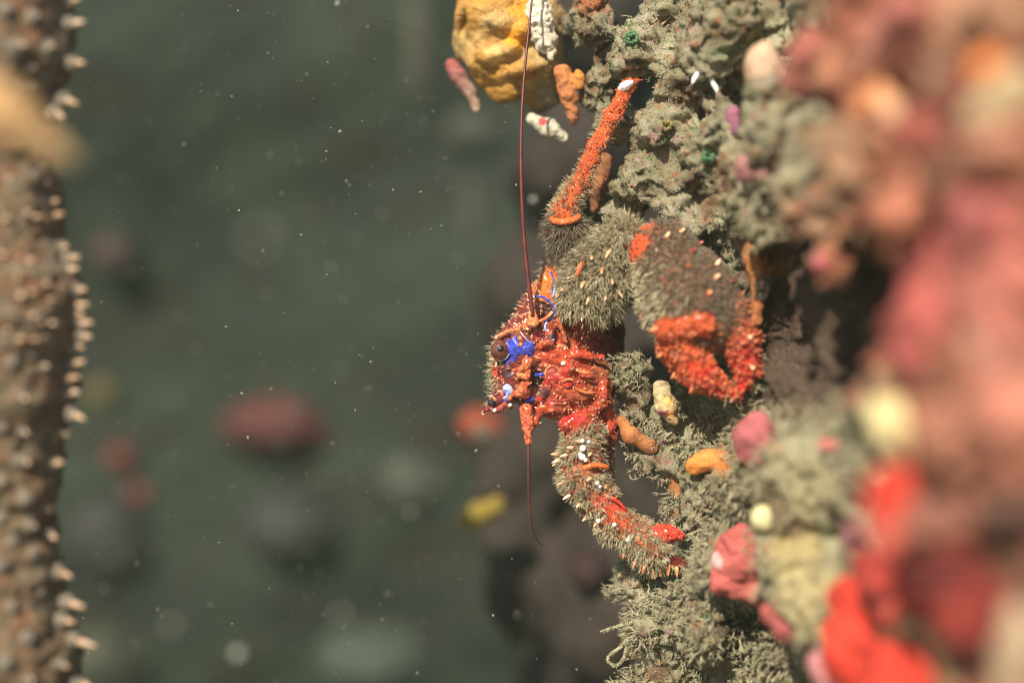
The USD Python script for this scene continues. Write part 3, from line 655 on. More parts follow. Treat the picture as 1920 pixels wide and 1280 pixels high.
for px, py in ((1035, 842), (1032, 868), (1042, 870), (1075, 835), (1055, 905), (1065, 930), (1088, 945), (1100, 968), (1140, 910), (1110, 895), (1148, 918), (1120, 980), (1060, 850), (1085, 825), (1110, 850), (1105, 820)):
    spine(px, py, 18, 5, (-.6, -.2, -.3))
for px, py in ((1172, 1035), (1190, 1050), (1208, 1062), (1225, 1072), (1242, 1075), (1258, 1076), (1272, 1070)):
    spine(px, py, 18, 5, (-.2, -.1, -.9), m='orange_pale')
part('grain', join([sphere(W(*q), r, 1) for q, r in (((1092, 826, -44), 4), ((1093, 840, -48), 6), ((1092, 857, -52), 6), ((1088, 852, -50), 4), ((1098, 862, -52), 4), ((1120, 905, -48), 4), ((1104, 828, -42), 3), ((1125, 912, -48), 3), ((1122, 976, -50), 4), ((1152, 983, -52), 4), ((1176, 1012, -48), 3.5), ((1084, 426, -6), 3))]), 'white', smooth=False, kind='stuff', label='white sand grains caught in the bristles')

# bristles
rng = np.random.default_rng(11)
pidx = lambda c: np.stack([960 + c[:, 0] * D / c[:, 1], 640 - c[:, 2] * D / c[:, 1]], 1)
def box_w(c, x0, x1, y0, y1, s=10.0):
    q = pidx(c); g = lambda t: 1 / (1 + np.exp(-np.clip(t / s, -30, 30)))
    return g(q[:, 0] - x0) * g(x1 - q[:, 0]) * g(q[:, 1] - y0) * g(y1 - q[:, 1])
def near_prims(c, ids):
    dd = np.stack([prim_dist(p, c) for p in BODY], 1); return np.isin(dd.argmin(1), ids)
ARM = [i for i, c in enumerate(BC) if c in (GY,)]; PALM = [i for i, c in enumerate(BC) if c == BR]
WR = [i for i in ARM if BODY[i][1][2] > 0]; LOW = [i for i, c in enumerate(BC) if c == GL]
axis_palm = np.array([0.45, 0.0, -0.89])
def bald(c, pts):  # bare bands of shell
    q = pidx(c); w = np.ones(len(c))
    for x, y, r in pts: w *= np.clip((np.hypot(q[:, 0] - x, q[:, 1] - y) - r * .7) / (r * .6), 0.02, 1)
    return w
bare = [(1198, 452, 18), (1190, 475, 14), (1212, 424, 15), (1262, 612, 24), (1300, 606, 26), (1326, 604, 14), (1245, 618, 16), (1310, 690, 40), (1340, 715, 36), (1280, 650, 24), (1345, 630, 30), (1120, 875, 10), (1060, 410, 14), (1145, 945, 14), (1220, 1025, 12), (1270, 1045, 14)]
sets = []
p, n = sample(*LOB, 6500, rng, lambda c, n: near_prims(c, WR) * bald(c, bare))
t_wrist = hairs(p, n, 26, 1.35, rng, flow=(-.15, -.1, -.45), jitter=.3, bend=.35, sag=.12, clump=13.0)
p, n = sample(*LOB, 9500, rng, lambda c, n: near_prims(c, PALM) * box_w(c, 1180, 1450, 400, 650) * bald(c, bare))
t_palm = hairs(p, n, 10, 1.6, rng, flow=axis_palm * .7, jitter=.3, bend=.3, sag=0)
p, n = sample(*LOB, 900, rng, lambda c, n: near_prims(c, PALM + [i for i, c_ in enumerate(BC) if c_ in (OR, RD)]) * box_w(c, 1175, 1400, 500, 730) * (n[:, 0] + n[:, 2] * .6 < -0.55) * bald(c, bare))
t_edge = hairs(p, n, 19, 2.1, rng, flow=(-.1, -.1, -.5), jitter=.25, bend=.25, sag=.1)
p, n = sample(*LOB, 6500, rng, lambda c, n: near_prims(c, LOW) * bald(c, bare) * (.25 + np.clip((meshkit.fbm(c / 26, 2, 8) - .42) * 8, 0, 1)))
t_low = hairs(p, n, 13.5, 1.3, rng, flow=(-.1, -.1, -.3), jitter=.35, bend=.4, sag=.1, clump=12.0)
p, n = sample(*LOB, 1300, rng, lambda c, n: box_w(c, 1120, 1310, 950, 1100, 4) * (n[:, 2] < .2) * bald(c, bare))
t_low2 = hairs(p, n, 16, 1.8, rng, flow=(0, -.1, -.5), jitter=.25, bend=.25, sag=.1)
p, n = sample(*LOB, 2600, rng, lambda c, n: box_w(c, 1000, 1108, 412, 500, 5) * bald(c, bare))
t_leg = hairs(p, n, 22, 1.4, rng, flow=(-.2, 0, -.5), jitter=.25, bend=.25, sag=.1)
p, n = sample(*LOB, 1000, rng, lambda c, n: box_w(c, 1000, 1115, 330, 405, 5) * bald(c, bare))
t_leg2 = hairs(p, n, 13, 1.2, rng, flow=(-.2, 0, .3), jitter=.3, bend=.3)
p, n = sample(*LOB, 220, rng, lambda c, n: box_w(c, 1080, 1200, 215, 330, 8))
t_leg3 = hairs(p, n, 14, 1.1, rng, flow=(0, 0, 0), jitter=.5, bend=.4)
p, n = sample(*LOB, 380, rng, lambda c, n: box_w(c, 905, 1040, 500, 770, 5) * (n[:, 0] < -.25))
t_back = hairs(p, n, 9, 1.3, rng, flow=(-.3, 0, -.1), jitter=.4, bend=.3)
p, n = sample(*LOB, 170, rng, lambda c, n: box_w(c, 900, 940, 655, 745, 4) * (n[:, 0] < -.3))
t_beard = hairs(p, n, 17, 1.2, rng, flow=(-.5, -.1, -.1), jitter=.35, bend=.3)
p, n = sample(*LOB, 420, rng, lambda c, n: box_w(c, 1050, 1150, 740, 850, 5))
t_mouth = hairs(p, n, 11, 1.3, rng, jitter=.4, flow=(0, -.3, -.4))
p, n = sample(*PIN, 260, rng)
t_pin = hairs(p, n, 9, 3.0, rng, flow=axis_palm * .4, jitter=.3)
FIN = [i for i, c in enumerate(BC) if c in (OL, RD) and BODY[i][1][1] < D - 90]
tub = []
p, n = sample(*LOB, 900, rng, lambda c, n: near_prims(c, FIN)); tub.append(hairs(p, n, 7, 5.0, rng, flow=axis_palm * .6, jitter=.25, bend=.2))
p, n = sample(*PIN, 420, rng, lambda c, n: (pidx(c)[:, 1] > 600)); tub.append(hairs(p, n, 7, 5.0, rng, flow=axis_palm * .5, jitter=.25, bend=.2))
p, n = sample(*PIN2, 120, rng); tub.append(hairs(p, n, 5, 3.5, rng, jitter=.25))
p, n = sample(*LOB, 260, rng, lambda c, n: near_prims(c, LOW)); tub.append(hairs(p, n, 9, 4.4, rng, flow=(-.2, -.2, -.5), jitter=.3, bend=.2))
p, n = sample(*LOB, 260, rng, lambda c, n: near_prims(c, ARM + PALM)); tub.append(hairs(p, n, 8, 4.0, rng, flow=(-.1, -.2, -.5), jitter=.3, bend=.2))
p, n = sample(*LOB, 330, rng, lambda c, n: box_w(c, 1020, 1210, 150, 405, 5) * (pidx(c)[:, 1] < 402)); tub.append(hairs(p, n, 4, 3.5, rng, jitter=.3, bend=.2))
part('tubercle', join(tub), 'orange_bump', smooth=True, kind='stuff', label='small orange-red bumps on fingers and limbs')
HEAD = lambda c: box_w(c, 905, 1130, 500, 835, 4) * ~near_prims(c, ARM + PALM + LOW)
p, n = sample(*LOB, 520, rng, lambda c, n: HEAD(c) * (n[:, 1] < .2)); hd = hairs(p, n, 6, 4.2, rng, flow=(-.4, -.2, .1), jitter=.3, bend=.2)
part('tubercle', hd, 'pale_bump', smooth=True, kind='stuff', label='whitish and orange granules on the head')
p, n = sample(*LOB, 7000, rng, lambda c, n: near_prims(c, ARM + PALM + LOW))
sz = (0.8 + 2.0 * rng.random(len(p)) ** 3)[:, None, None]
gv = (p + n * 1.5)[:, None] + (tet[None] + .45 * rng.normal(size=(len(p), 4, 3))) * sz
part('silt_dust', (gv.reshape(-1, 3), gf[:len(p)].reshape(-1, 3)), 'grit', smooth=False, kind='stuff')
part('bristles', join([t_wrist, t_edge, t_low, t_low2, t_beard, t_back, t_leg2, t_leg3]), 'setae', smooth=False, kind='stuff', label='pale straw-coloured bristles on wrist and lower claw')
part('bristles', join([t_palm, t_leg]), 'setae_brown', smooth=False, kind='stuff', label='short brown bristles on the big palm and thigh')
part('bristles', join([t_mouth, t_pin]), 'setae_red', smooth=False, kind='stuff', label='orange bristles on mouth and pincer')

# ================================================================== OTHER GROWTHS ON THE WALL
VN[id(REEF[0])] = vnormals(*REEF)
def sit(px, py, r, emb=.35):
    p, n = on(REEF, px, py); return p[1] - D + r * sc(p[1] - D) * emb
def lump(name, label, category, prims, cols, nz, seed=0, h=4.0, m='crust', noise=0.5, soft=8.0, sp=None, group=None, size=22):
    v, f = blend(prims, h); v0 = v.copy()
    # keep one closed body
    v, f = rough((v, f), nz, seed)
    c = paint(v0, prims, cols, soft, noise, size, seed)
    if sp: c = spots(v, c, sp)
    return obj(name, (v, f), M[m], col=np.clip(c, .004, .9), label=label, category=category, group=group)

YE, YP, YD = (0.40, 0.19, 0.025), (0.36, 0.245, 0.095), (0.20, 0.115, 0.025)
sp_prims = [ell((945, 40, 190), (92, 90, 90), k=22), ell((905, 75, 180), (50, 60, 60), k=22), ell((935, 120, 180), (52, 58, 55), rot=(0, 30, 0), k=20), ell((1000, 110, 180), (58, 70, 65), k=20),
            ell((1015, 165, 190), (42, 36, 50), k=18), ell((945, 165, 175), (30, 22, 30), k=16), ell((1010, 40, 190), (50, 60, 60), k=20),
            ell((955, 95, 118), (22, 22, 16), k=12), ell((915, 100, 120), (26, 20, 16), k=12), ell((985, 60, 110), (22, 30, 16), k=12), ell((930, 45, 105), (26, 24, 16), k=12), ell((980, 130, 118), (26, 22, 16), k=12),
            ell((1020, 120, 122), (22, 26, 16), k=12), ell((868, 42, 130), (7, 24, 24), rot=(0, 15, 0), k=8, op='-e')]
lump('sponge', 'large golden yellow sponge crag behind the long upper feeler', 'sponge', sp_prims, [YE, YP, YE, YP, YD, YE, YP, YP, YE, YE, YP, YE, YP, YD], [(50, 13), (20, 4), (7, 1.5)], 21, 4.0, 'yellow', .45, 10,
     [(880, 40, 120, 26, (0.30, 0.15, 0.02)), (965, 75, 110, 26, (0.60, 0.25, 0.012)), (985, 20, 105, 30, (0.60, 0.25, 0.015)), (925, 105, 110, 22, (0.55, 0.34, 0.11)), (1025, 185, 140, 32, (0.25, 0.20, 0.11)), (1000, 190, 140, 22, (0.26, 0.13, 0.03))])
lump('barnacle', 'cream flaky barnacle shell on the right side of the yellow sponge', 'barnacle',
     [ell((1012, 30, 85), (24, 20, 48), rot=(0, -8, 0), k=8), ell((1022, 70, 90), (22, 16, 36), rot=(0, -20, 0), k=8), cap((1028, 80, 85), (1036, 110, 85), 14, 4, k=6)],
     [(.58, .53, .40), (.54, .48, .36), (.50, .41, .28)], [(14, 7), (6, 3)], 4, 2.5, 'crust', .6, size=8)
lump('barnacle', 'pale wedge-shaped barnacle hanging under the yellow sponge', 'barnacle',
     [cap((998, 224, 130), (1030, 244, 120), 11, 16, k=8), cap((1030, 238, 120), (1056, 258, 120), 17, 9, k=8)], [(.42, .37, .26), (.50, .45, .34)], [(12, 3), (6, 1.5)], 5, 2.5, 'crust', .4,
     sp=[(1018, 228, 110, 10, (0.36, 0.05, 0.05))], size=10)
lump('worm_tube', 'pinkish brown ridged worm tube left of the yellow sponge', 'worm tube',
     [cap((846, 122, 190), (860, 142, 185), 12, 15, k=6), cap((862, 146, 185), (880, 172, 185), 15, 13, k=5), cap((882, 175, 185), (895, 205, 185), 12, 8, k=5)], [(.28, .06, .06), (.22, .12, .085), (.32, .20, .14)], [(12, 3), (5, 1.5)], 6, 2.5, size=9)
lump('sponge', 'orange sponge crust just right of the yellow sponge', 'sponge',
     [cap((1056, 138, 95), (1066, 180, 95), 17, 16, k=8), cap((1066, 180, 95), (1076, 225, 100), 15, 9, k=8), ell((1084, 150, 85), (14, 10, 18), k=6)], [(.42, .14, .045), (.32, .12, .04), (.46, .19, .02)], [(14, 4), (6, 2)], 7, 3, size=12)
lump('sponge', 'dull brown finger sponge behind the raised orange leg', 'sponge', [cap((1132, 300, 95), (1122, 350, 100), 16, 22, k=8), cap((1122, 350, 100), (1118, 390, 110), 20, 12, k=8)], [(.22, .08, .03), (.26, .10, .035)], [(16, 4), (6, 1)], 8, 3)
lump('tunicate', 'tan warty sea squirt standing between the two claws', 'sea squirt', [cap((1240, 728, -30), (1248, 760, -34), 17, 20, k=8), cap((1248, 760, -34), (1262, 785, -30), 18, 12, k=8)],
     [(.42, .33, .17), (.44, .28, .13)], [(14, 4), (6, 2.2), (3, .8)], 9, 2.5, 'crust', .7, sp=[(1252, 752, -52, 9, (.72, .42, .10)), (1240, 775, -50, 9, (.40, .13, .16)), (1256, 776, -50, 8, (.70, .30, .08))], size=7)
lump('sponge', 'brown-orange smooth sponge lobe below the tufts beside the lobster mouth', 'sponge', [cap((1166, 790, 10), (1182, 815, 5), 10, 15, k=8), cap((1182, 815, 5), (1220, 838, 5), 15, 14, k=8)], [(.34, .12, .035), (.36, .13, .04)], [(18, 3), (7, 1)], 10, 2.5)
lump('sponge', 'bright orange sponge patch among tufts below the big claw', 'sponge', [cap((1305, 872, -65), (1330, 862, -70), 18, 20, k=8), cap((1330, 862, -70), (1362, 862, -75), 20, 18, k=8)], [(.60, .20, .03), (.56, .20, .06)], [(18, 4), (7, 1.5)], 11, 3)
lump('sponge', 'brown-orange sponge strip running down the wall right of the big claw', 'sponge', [cap((1420, 425, -150), (1412, 480, -140), 13, 18, k=8), cap((1412, 480, -140), (1425, 540, -140), 18, 15, k=8), cap((1425, 540, -140), (1418, 600, -130), 14, 10, k=8)],
     [(.34, .12, .036), (.38, .15, .04), (.34, .11, .035)], [(18, 5), (7, 2)], 12, 3)
lump('sponge', 'small orange sponge knob by the tip of the big claw', 'sponge', [cap((1440, 700, -70), (1452, 718, -60), 14, 12, k=6)], [(.50, .16, .03)], [(12, 3)], 13, 3)
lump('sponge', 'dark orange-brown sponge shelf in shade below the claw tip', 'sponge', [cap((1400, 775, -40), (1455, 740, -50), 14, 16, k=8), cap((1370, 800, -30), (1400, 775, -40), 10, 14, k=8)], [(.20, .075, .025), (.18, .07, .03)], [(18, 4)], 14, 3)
lump('sponge', 'short brown sponge stump under the lower tufts', 'sponge', [cap((1262, 885, 10), (1270, 925, 5), 12, 14, k=8)], [(.30, .11, .03)], [(14, 4)], 15, 3)

def curl(label, px, py, r, turns, c, seed):
    p, n = on(REEF, px, py); rr = np.random.default_rng(seed); q = []
    for i in range(26):
        t = i / 25; a = 6.28 * turns * t + seed; ra = r * (1 - .55 * t)
        q.append(p + np.array([ra * math.cos(a), -7 - 5 * t, ra * .8 * math.sin(a)]) + rr.normal(size=3) * 1.8)
    v, f = rough(tube(q, [3.4] * 24 + [2.4, 1.2], 7), [(6, 3)], seed)
    obj('bryozoan', (v, f), M['crust'], col=np.tile(np.array(c), (len(v), 1)), label=label, category='bryozoan', group='small coiled growths in the silt')
curl('green coiled growth on the silty lump above the orange leg tip', 1182, 72, 14, 1.4, (.07, .15, .06), 1)
curl('green and brown coiled growth beside the middle of the orange leg', 1250, 240, 12, 1.2, (.20, .16, .05), 2)
curl('green coiled growth right of the dark cleft, above the big claw', 1332, 294, 12, 1.3, (.07, .16, .07), 3)
def flake(label, pts, px, py, seed):
    p, n = on(REEF, px, py); P_ = [p + np.array([a, -9, b]) for a, b in pts]
    v, f = rough(tube(P_, np.r_[2, [5] * (len(P_) - 2), 2], 6), [(7, 2)], seed)
    obj('shell_fragment', (v, f), M['white'], label=label, category='shell', group='white shell bits on the silt')
flake('bright white curved shell splinter on the upper silt', [(-4, 18), (-4, 6), (0, -4), (5, -12), (8, -22)], 1332, 155, 1)
flake('dull cream shell splinter left of the white one', [(10, 10), (2, 6), (-4, -4), (-8, -12)], 1306, 150, 2)

# fuzzy fronds reaching out over the dark water at the lower left edge of the wall
fr = thing('seaweed', 'thin silt-coated seaweed fronds reaching left over dark water', 'seaweed', W(1250, 1165, 20))
rng = np.random.default_rng(5)
for ctrl in ([(1265, 1150, 10), (1215, 1160, 0), (1165, 1172, -5), (1127, 1184, -5)], [(1240, 1160, 10), (1190, 1180, 10), (1160, 1215, 10), (1140, 1232, 10), (1155, 1250, 10)], [(1225, 1165, 10), (1205, 1185, 5), (1205, 1215, 5), (1208, 1232, 5)], [(1200, 1178, 8), (1178, 1205, 4), (1165, 1240, 4), (1150, 1248, 4)]):
    c = curve(ctrl, 40); v, f = tube(c, np.linspace(4.5, 2.2, 40), 6); obj('frond', rough((v, f), [(6, 2.5)], len(ctrl)), M['turf'], fr)
    p, n = sample(v, f, 420, rng); obj('fuzz', hairs(p, n, 6, 1.9, rng, jitter=.5), M['turf'], fr, smooth=False, kind='stuff')

PK, PL, MG = (.36, .078, .064), (.35, .11, .078), (.31, .082, .085)
lump('coralline_algae', 'pink square coralline crust knob at the lower end of the wall', 'coralline algae', [ell((1385, 1045, sit(1390, 1060, 46, .1)), (46, 50, 52), k=16), ell((1372, 1090, sit(1390, 1060, 46, .1)), (42, 40, 30), k=16), ell((1425, 1050, sit(1390, 1060, 46, .1)), (40, 40, 42), k=16), ell((1410, 1100, sit(1390, 1060, 46, .1)), (34, 40, 26), k=14)], [PK, PK, PK, PL], [(30, 15), (13, 6)], 31, 4, sp=[(1340, 1050, sit(1390, 1060, 46, -.4), 18, (.60, .36, .33)), (1440, 1080, sit(1390, 1060, 46, -.4), 20, (.45, .36, .2))])
lump('coralline_algae', 'mauve-pink coralline crust below and right of the big claw', 'coralline algae', [ell((1418, 825, sit(1420, 830, 46, .2)), (44, 50, 46), k=16), cap((1420, 790, sit(1420, 830, 46, .2)), (1428, 850, sit(1420, 830, 46, .1)), 22, 30, k=16), cap((1425, 850, sit(1420, 830, 46, .1)), (1452, 880, sit(1420, 830, 46, .1)), 20, 9, k=12)], [MG, (.40, .11, .105), (.44, .13, .105)], [(30, 8), (12, 3)], 32, 4)
lump('coralline_algae', 'small pink coralline crust hanging below the pink square knob', 'coralline algae', [cap((1440, 1150, sit(1460, 1165, 16, .2)), (1475, 1185, sit(1460, 1165, 16, .2)), 16, 20, k=12), cap((1478, 1140, sit(1460, 1165, 16, .2)), (1465, 1180, sit(1460, 1165, 16, .2)), 12, 14, k=10)], [PK, MG], [(20, 7), (9, 3)], 33, 4)
lump('coralline_algae', 'pink crust shred at the bottom edge between the silt and the red sponge', 'coralline algae', [cap((1530, 1240, sit(1535, 1245, 20, .2)), (1560, 1285, sit(1545, 1262, 20, .2)), 18, 26, k=12)], [(.50, .20, .20)], [(20, 6)], 34, 5)
lump('coralline_algae', 'small magenta crust patch in the upper silt', 'coralline algae', [cap((1372, 212, sit(1372, 212, 14, .3)), (1378, 245, sit(1378, 245, 14, .3)), 14, 12, k=8)], [(.26, .09, .14)], [(14, 4)], 35, 4)
lump('coralline_algae', 'dusky rose crust patch below the small magenta one', 'coralline algae', [ell((1402, 315, sit(1402, 315, 26, .4)), (26, 24, 28), k=8)], [(.28, .115, .11)], [(18, 5)], 36, 4)
lump('coralline_algae', 'small dull pink crust on the shaded olive rock right of the claw', 'coralline algae', [ell((1560, 835, sit(1560, 835, 24, .4)), (28, 20, 14), k=8)], [(.48, .16, .13)], [(16, 4)], 37, 4)
lump('coralline_algae', 'small rosy crust at the upper rim of the dark hollow', 'coralline algae', [ell((1540, 492, sit(1540, 492, 18, .3)), (18, 16, 18), k=8)], [(.46, .10, .12)], [(16, 4)], 38, 4)
big_pink = [ell((1785, 530, sit(1785, 530, 85) - 60), (90, 74, 84), k=30), ell((1740, 590, sit(1785, 530, 85) - 40), (60, 64, 70), k=26), ell((1715, 662, sit(1785, 530, 85) - 30), (42, 46, 34), k=22), cap((1775, 672, sit(1785, 530, 85) - 30), (1835, 640, sit(1835, 640, 40)), 22, 30, k=18), ell((1865, 420, sit(1865, 420, 85)), (95, 80, 80), k=30),
            ell((1905, 560, sit(1905, 560, 90)), (90, 90, 130), k=30), ell((1915, 760, sit(1905, 700, 80)), (62, 80, 140), k=30)]
lump('coralline_algae', 'large lobed bright pink coralline plate overhanging the dark hollow', 'coralline algae', big_pink, [PK, PK, PK, (.50, .28, .20), (.34, .09, .075), PL, (.40, .15, .10)], [(60, 36), (24, 16)], 39, 7, size=34, noise=.9,
     sp=[(1850, 480, sit(1850, 480, 60, -.3), 60, (.34, .09, .08)), (1800, 590, sit(1785, 530, 85) - 120, 45, (.42, .10, .09)), (1770, 520, sit(1785, 530, 85) - 120, 36, (.48, .16, .11)), (1870, 380, sit(1865, 420, 85) - 60, 40, (.24, .06, .055)), (1880, 600, sit(1905, 560, 90) - 90, 44, (.28, .07, .06)), (1910, 470, sit(1905, 560, 90) - 60, 36, (.44, .22, .15)), (1740, 620, sit(1785, 530, 85) - 100, 26, (.28, .07, .06))])
lump('nodule', 'pale yellow egg-shaped nodule with a pointed end beside the pink plate', 'nodule', [cap((1645, 765, sit(1685, 800, 45, .2)), (1680, 795, sit(1685, 800, 45, .2)), 26, 48, k=20), cap((1680, 795, sit(1685, 800, 45, .2)), (1705, 825, sit(1685, 800, 45, .2)), 48, 42, k=20)], [(.58, .47, .22), (.58, .48, .23)], [(40, 4)], 40, 5, 'crust', .15)
lump('nodule', 'rounded pink and cream nodule near the top of the silt', 'nodule', [ell((1430, 125, sit(1435, 130, 40, .2)), (34, 36, 44), k=14), ell((1440, 145, sit(1435, 130, 40, .1)), (30, 30, 34), k=14)], [(.52, .33, .21), (.52, .29, .23)], [(26, 6)], 41, 4, 'crust', .2)
lump('nodule', 'small vivid orange nodule in the top right corner', 'nodule', [ell((1850, 128, sit(1850, 128, 30, .2)), (32, 28, 27), k=10)], [(.80, .24, .05)], [(20, 3)], 42, 4, 'crust', .15)
lump('nodule', 'small peach orange nodule left of the vivid orange one', 'nodule', [ell((1660, 178, sit(1660, 178, 30, .3)), (26, 24, 32), k=10), ell((1680, 215, sit(1680, 215, 30, .4)), (34, 30, 30), k=14)], [(.74, .30, .12), (.62, .36, .20)], [(20, 3)], 43, 5, 'crust', .2)
lump('sponge', 'cream lobe running into the right edge below the vivid orange nodule', 'sponge', [cap((1835, 215, sit(1835, 215, 36)), (1905, 175, sit(1905, 175, 40)), 36, 40, k=18), cap((1905, 175, sit(1905, 175, 40)), (1960, 140, sit(1930, 150, 36)), 40, 36, k=18)], [(.44, .33, .18), (.44, .32, .18)], [(36, 7)], 44, 6)
lump('sponge', 'cream sponge mass cut by the right edge at the bottom corner', 'sponge', [cap((1925, 1160, sit(1915, 1160, 40)), (1915, 1290, sit(1910, 1250, 50)), 40, 50, k=18), ell((1890, 1225, sit(1890, 1225, 30)), (30, 30, 30), k=18)], [(.40, .29, .18), (.36, .26, .13)], [(36, 7)], 45, 6)
lump('sponge', 'tan-cream sponge ridge between the red lobes at the bottom', 'sponge', [cap((1650, 1190, sit(1650, 1190, 22)), (1720, 1160, sit(1720, 1160, 22)), 20, 24, k=14), cap((1720, 1160, sit(1720, 1160, 22)), (1760, 1210, sit(1760, 1210, 22)), 22, 20, k=14), cap((1770, 1220, sit(1770, 1220, 22)), (1800, 1290, sit(1800, 1270, 22)), 24, 28, k=14)], [(.46, .33, .16), (.46, .36, .18), (.44, .28, .13)], [(26, 7)], 46, 5)
crag = [('rosy crust lump at the top edge above the orange nodules', [(1720, 30, -1000, 70)], (.30, .095, .07)), ('sandy orange crust lump at the top right corner', [(1860, 30, -1080, 80), (1900, 60, -1080, 50)], (.40, .20, .115)), ('rust-red crust lump right of the pink and cream nodule', [(1520, 110, -620, 60), (1545, 160, -640, 50)], (.34, .10, .07)),
        ('peach crust lump in the middle of the salmon wall', [(1560, 140, -720, 48), (1610, 110, -740, 40)], (.36, .15, .08)), ('sandy crust lump above the dark hollow', [(1600, 330, -760, 46), (1570, 290, -740, 40)], (.36, .20, .11)), ('deep red crust lump between the peach and the pink growths', [(1740, 250, -930, 56), (1760, 300, -930, 44)], (.34, .085, .06)),
        ('terracotta crust lump left of the pink plate top', [(1735, 350, -900, 56), (1700, 400, -860, 44)], (.33, .115, .065)), ('dusky brown crust lump over the hollow rim', [(1560, 400, -640, 60), (1640, 430, -680, 50)], (.26, .15, .085)), ('sandy pink crust lump beside the pale egg-shaped nodule', [(1800, 800, -900, 60), (1770, 850, -880, 55)], (.34, .14, .085)),
        ('reddish brown crust lump above the red lobes', [(1800, 900, -880, 70), (1760, 960, -850, 60)], (.26, .10, .065)), ('purplish crust lump at the right edge, shade put into its dark colour', [(1900, 940, -900, 60)], (.12, .06, .045)), ('rust crust lump under the cream lobe at the right edge', [(1890, 290, -1050, 56), (1840, 290, -1030, 44)], (.38, .17, .105))]  # the purplish lump has the corner shade in its colour
for i, (lb, bl, c) in enumerate(crag):
    z_ = sit(*bl[0][:2], bl[0][3], .6)
    lump('crust_lump', lb, 'crust', [ell((x, y, z_), (r, r * .9, r * .8), k=20) for x, y, d, r in bl], [c] * len(bl), [(50, 34), (18, 12)], 60 + i, 6, size=30, noise=.9)
RS = (.50, .034, .016)
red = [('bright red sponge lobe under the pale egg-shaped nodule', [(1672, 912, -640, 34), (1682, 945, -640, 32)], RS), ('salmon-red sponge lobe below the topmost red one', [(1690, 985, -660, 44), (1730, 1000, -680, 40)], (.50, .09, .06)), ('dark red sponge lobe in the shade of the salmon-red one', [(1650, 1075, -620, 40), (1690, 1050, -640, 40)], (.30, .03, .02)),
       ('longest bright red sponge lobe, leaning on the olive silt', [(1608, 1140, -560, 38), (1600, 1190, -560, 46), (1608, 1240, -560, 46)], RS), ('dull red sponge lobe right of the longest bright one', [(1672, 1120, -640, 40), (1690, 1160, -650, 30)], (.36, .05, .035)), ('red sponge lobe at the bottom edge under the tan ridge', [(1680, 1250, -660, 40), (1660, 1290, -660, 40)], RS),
       ('second red sponge lobe at the bottom edge, right of the tan ridge foot', [(1745, 1260, -690, 38), (1750, 1295, -690, 40)], RS), ('deep red sponge lobe filling the bottom right', [(1830, 1140, -760, 60), (1860, 1190, -760, 50)], (.20, .022, .013)), ('red sponge lobe at the bottom edge beside the cream mass', [(1855, 1270, -790, 46)], (.68, .05, .03)), ('red sponge lobe between the bright lobes and the deep red one, above the tan ridge', [(1745, 1120, -700, 42), (1720, 1085, -690, 36)], (.42, .035, .02)), ('dark maroon sponge lobe in the hollow right of the salmon-red one', [(1760, 1060, -700, 60)], (.12, .014, .010))]
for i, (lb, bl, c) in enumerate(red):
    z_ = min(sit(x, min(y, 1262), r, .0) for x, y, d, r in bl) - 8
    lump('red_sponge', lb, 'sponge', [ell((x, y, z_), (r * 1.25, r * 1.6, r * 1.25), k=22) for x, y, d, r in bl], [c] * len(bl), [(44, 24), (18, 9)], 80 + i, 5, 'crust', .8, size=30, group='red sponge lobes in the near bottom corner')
for i, (lb, x, y, d, r, c) in enumerate((('small cream nodule left of the topmost red sponge lobe', 1645, 898, -560, 15, (.62, .52, .32)), ('small grey-white nodule on the tan ridge between red lobes', 1752, 1168, -700, 20, (.55, .42, .32)), ('yellowish cream knob above the pink square knob', 1432, 970, -340, 26, (.56, .50, .26)))):
    lump('nodule', lb, 'nodule', [ell((x, y, sit(x, y, r, .2)), (r, r, r), k=8)], [c], [(14, 4)], 100 + i, 4, 'crust', .2)

# ================================================================== FAR BEHIND, DIMNESS PUT INTO THE DARKENED COLOURS
RZ = far_depth(520, 800) - 100
lump('red_sponge', 'largest dim red sponge out of focus in the murky background', 'sponge', [ell((520, 795, RZ), (90, 70, 50), k=60), cap((420, 795, RZ), (520, 800, RZ), 12, 44, k=60), cap((520, 800, RZ), (625, 822, RZ), 44, 10, k=60)], [(.062, .010, .008)] * 3, [(90, 8)], 91, 10, noise=.3)
o = lump('orange_sponge', 'dim orange sponge with a pale middle just left of the lobster mouth', 'sponge', [ell((905, 800, 1300), (50, 50, 36), rot=(0, 15, 0), k=20), ell((945, 815, 1300), (34, 40, 30), k=20)], [(.17, .030, .011)] * 2, [(50, 8)], 92, 7, noise=.3, sp=[(900, 823, 1190, 26, (.12, .12, .08))])
lump('yellow_sponge', 'dim lemon yellow sponge below the orange one in the background', 'sponge', [cap((868, 978, 1000), (900, 962, 1000), 16, 22, k=16), cap((900, 962, 1000), (932, 945, 1000), 22, 16, k=16)], [(.20, .14, .015)] * 2, [(40, 8)], 93, 6, noise=.3)
for i, (lb, x, y, d, r, c) in enumerate((('upper of two small dim red balls in the left background', 228, 860, 2000, 25, (.11, .014, .01)), ('lower of two small dim red balls in the left background', 262, 925, 2000, 20, (.11, .014, .01)), ('dim ochre sponge near the spiny sea star in the background', 192, 738, 1900, 32, (.07, .05, .01)),
        ('dim dark maroon growth in the shade below the lower claw', 1105, 1070, 900, 40, (.022, .006, .005)), ('faint dark red smudge of sponge beside the sea star at left', 215, 480, 2500, 45, (.032, .012, .010)), ('faint ochre growth low behind the hanging fronds', 1200, 1215, 330, 24, (.28, .13, .05)))):
    d = far_depth(x, y) - 30 if d > 1800 else d
    lump('sponge', lb, 'sponge', [ell((x, y, d), (r, r, r * .95), k=8)], [c], [(40, 6)], 110 + i, 8, noise=.3)
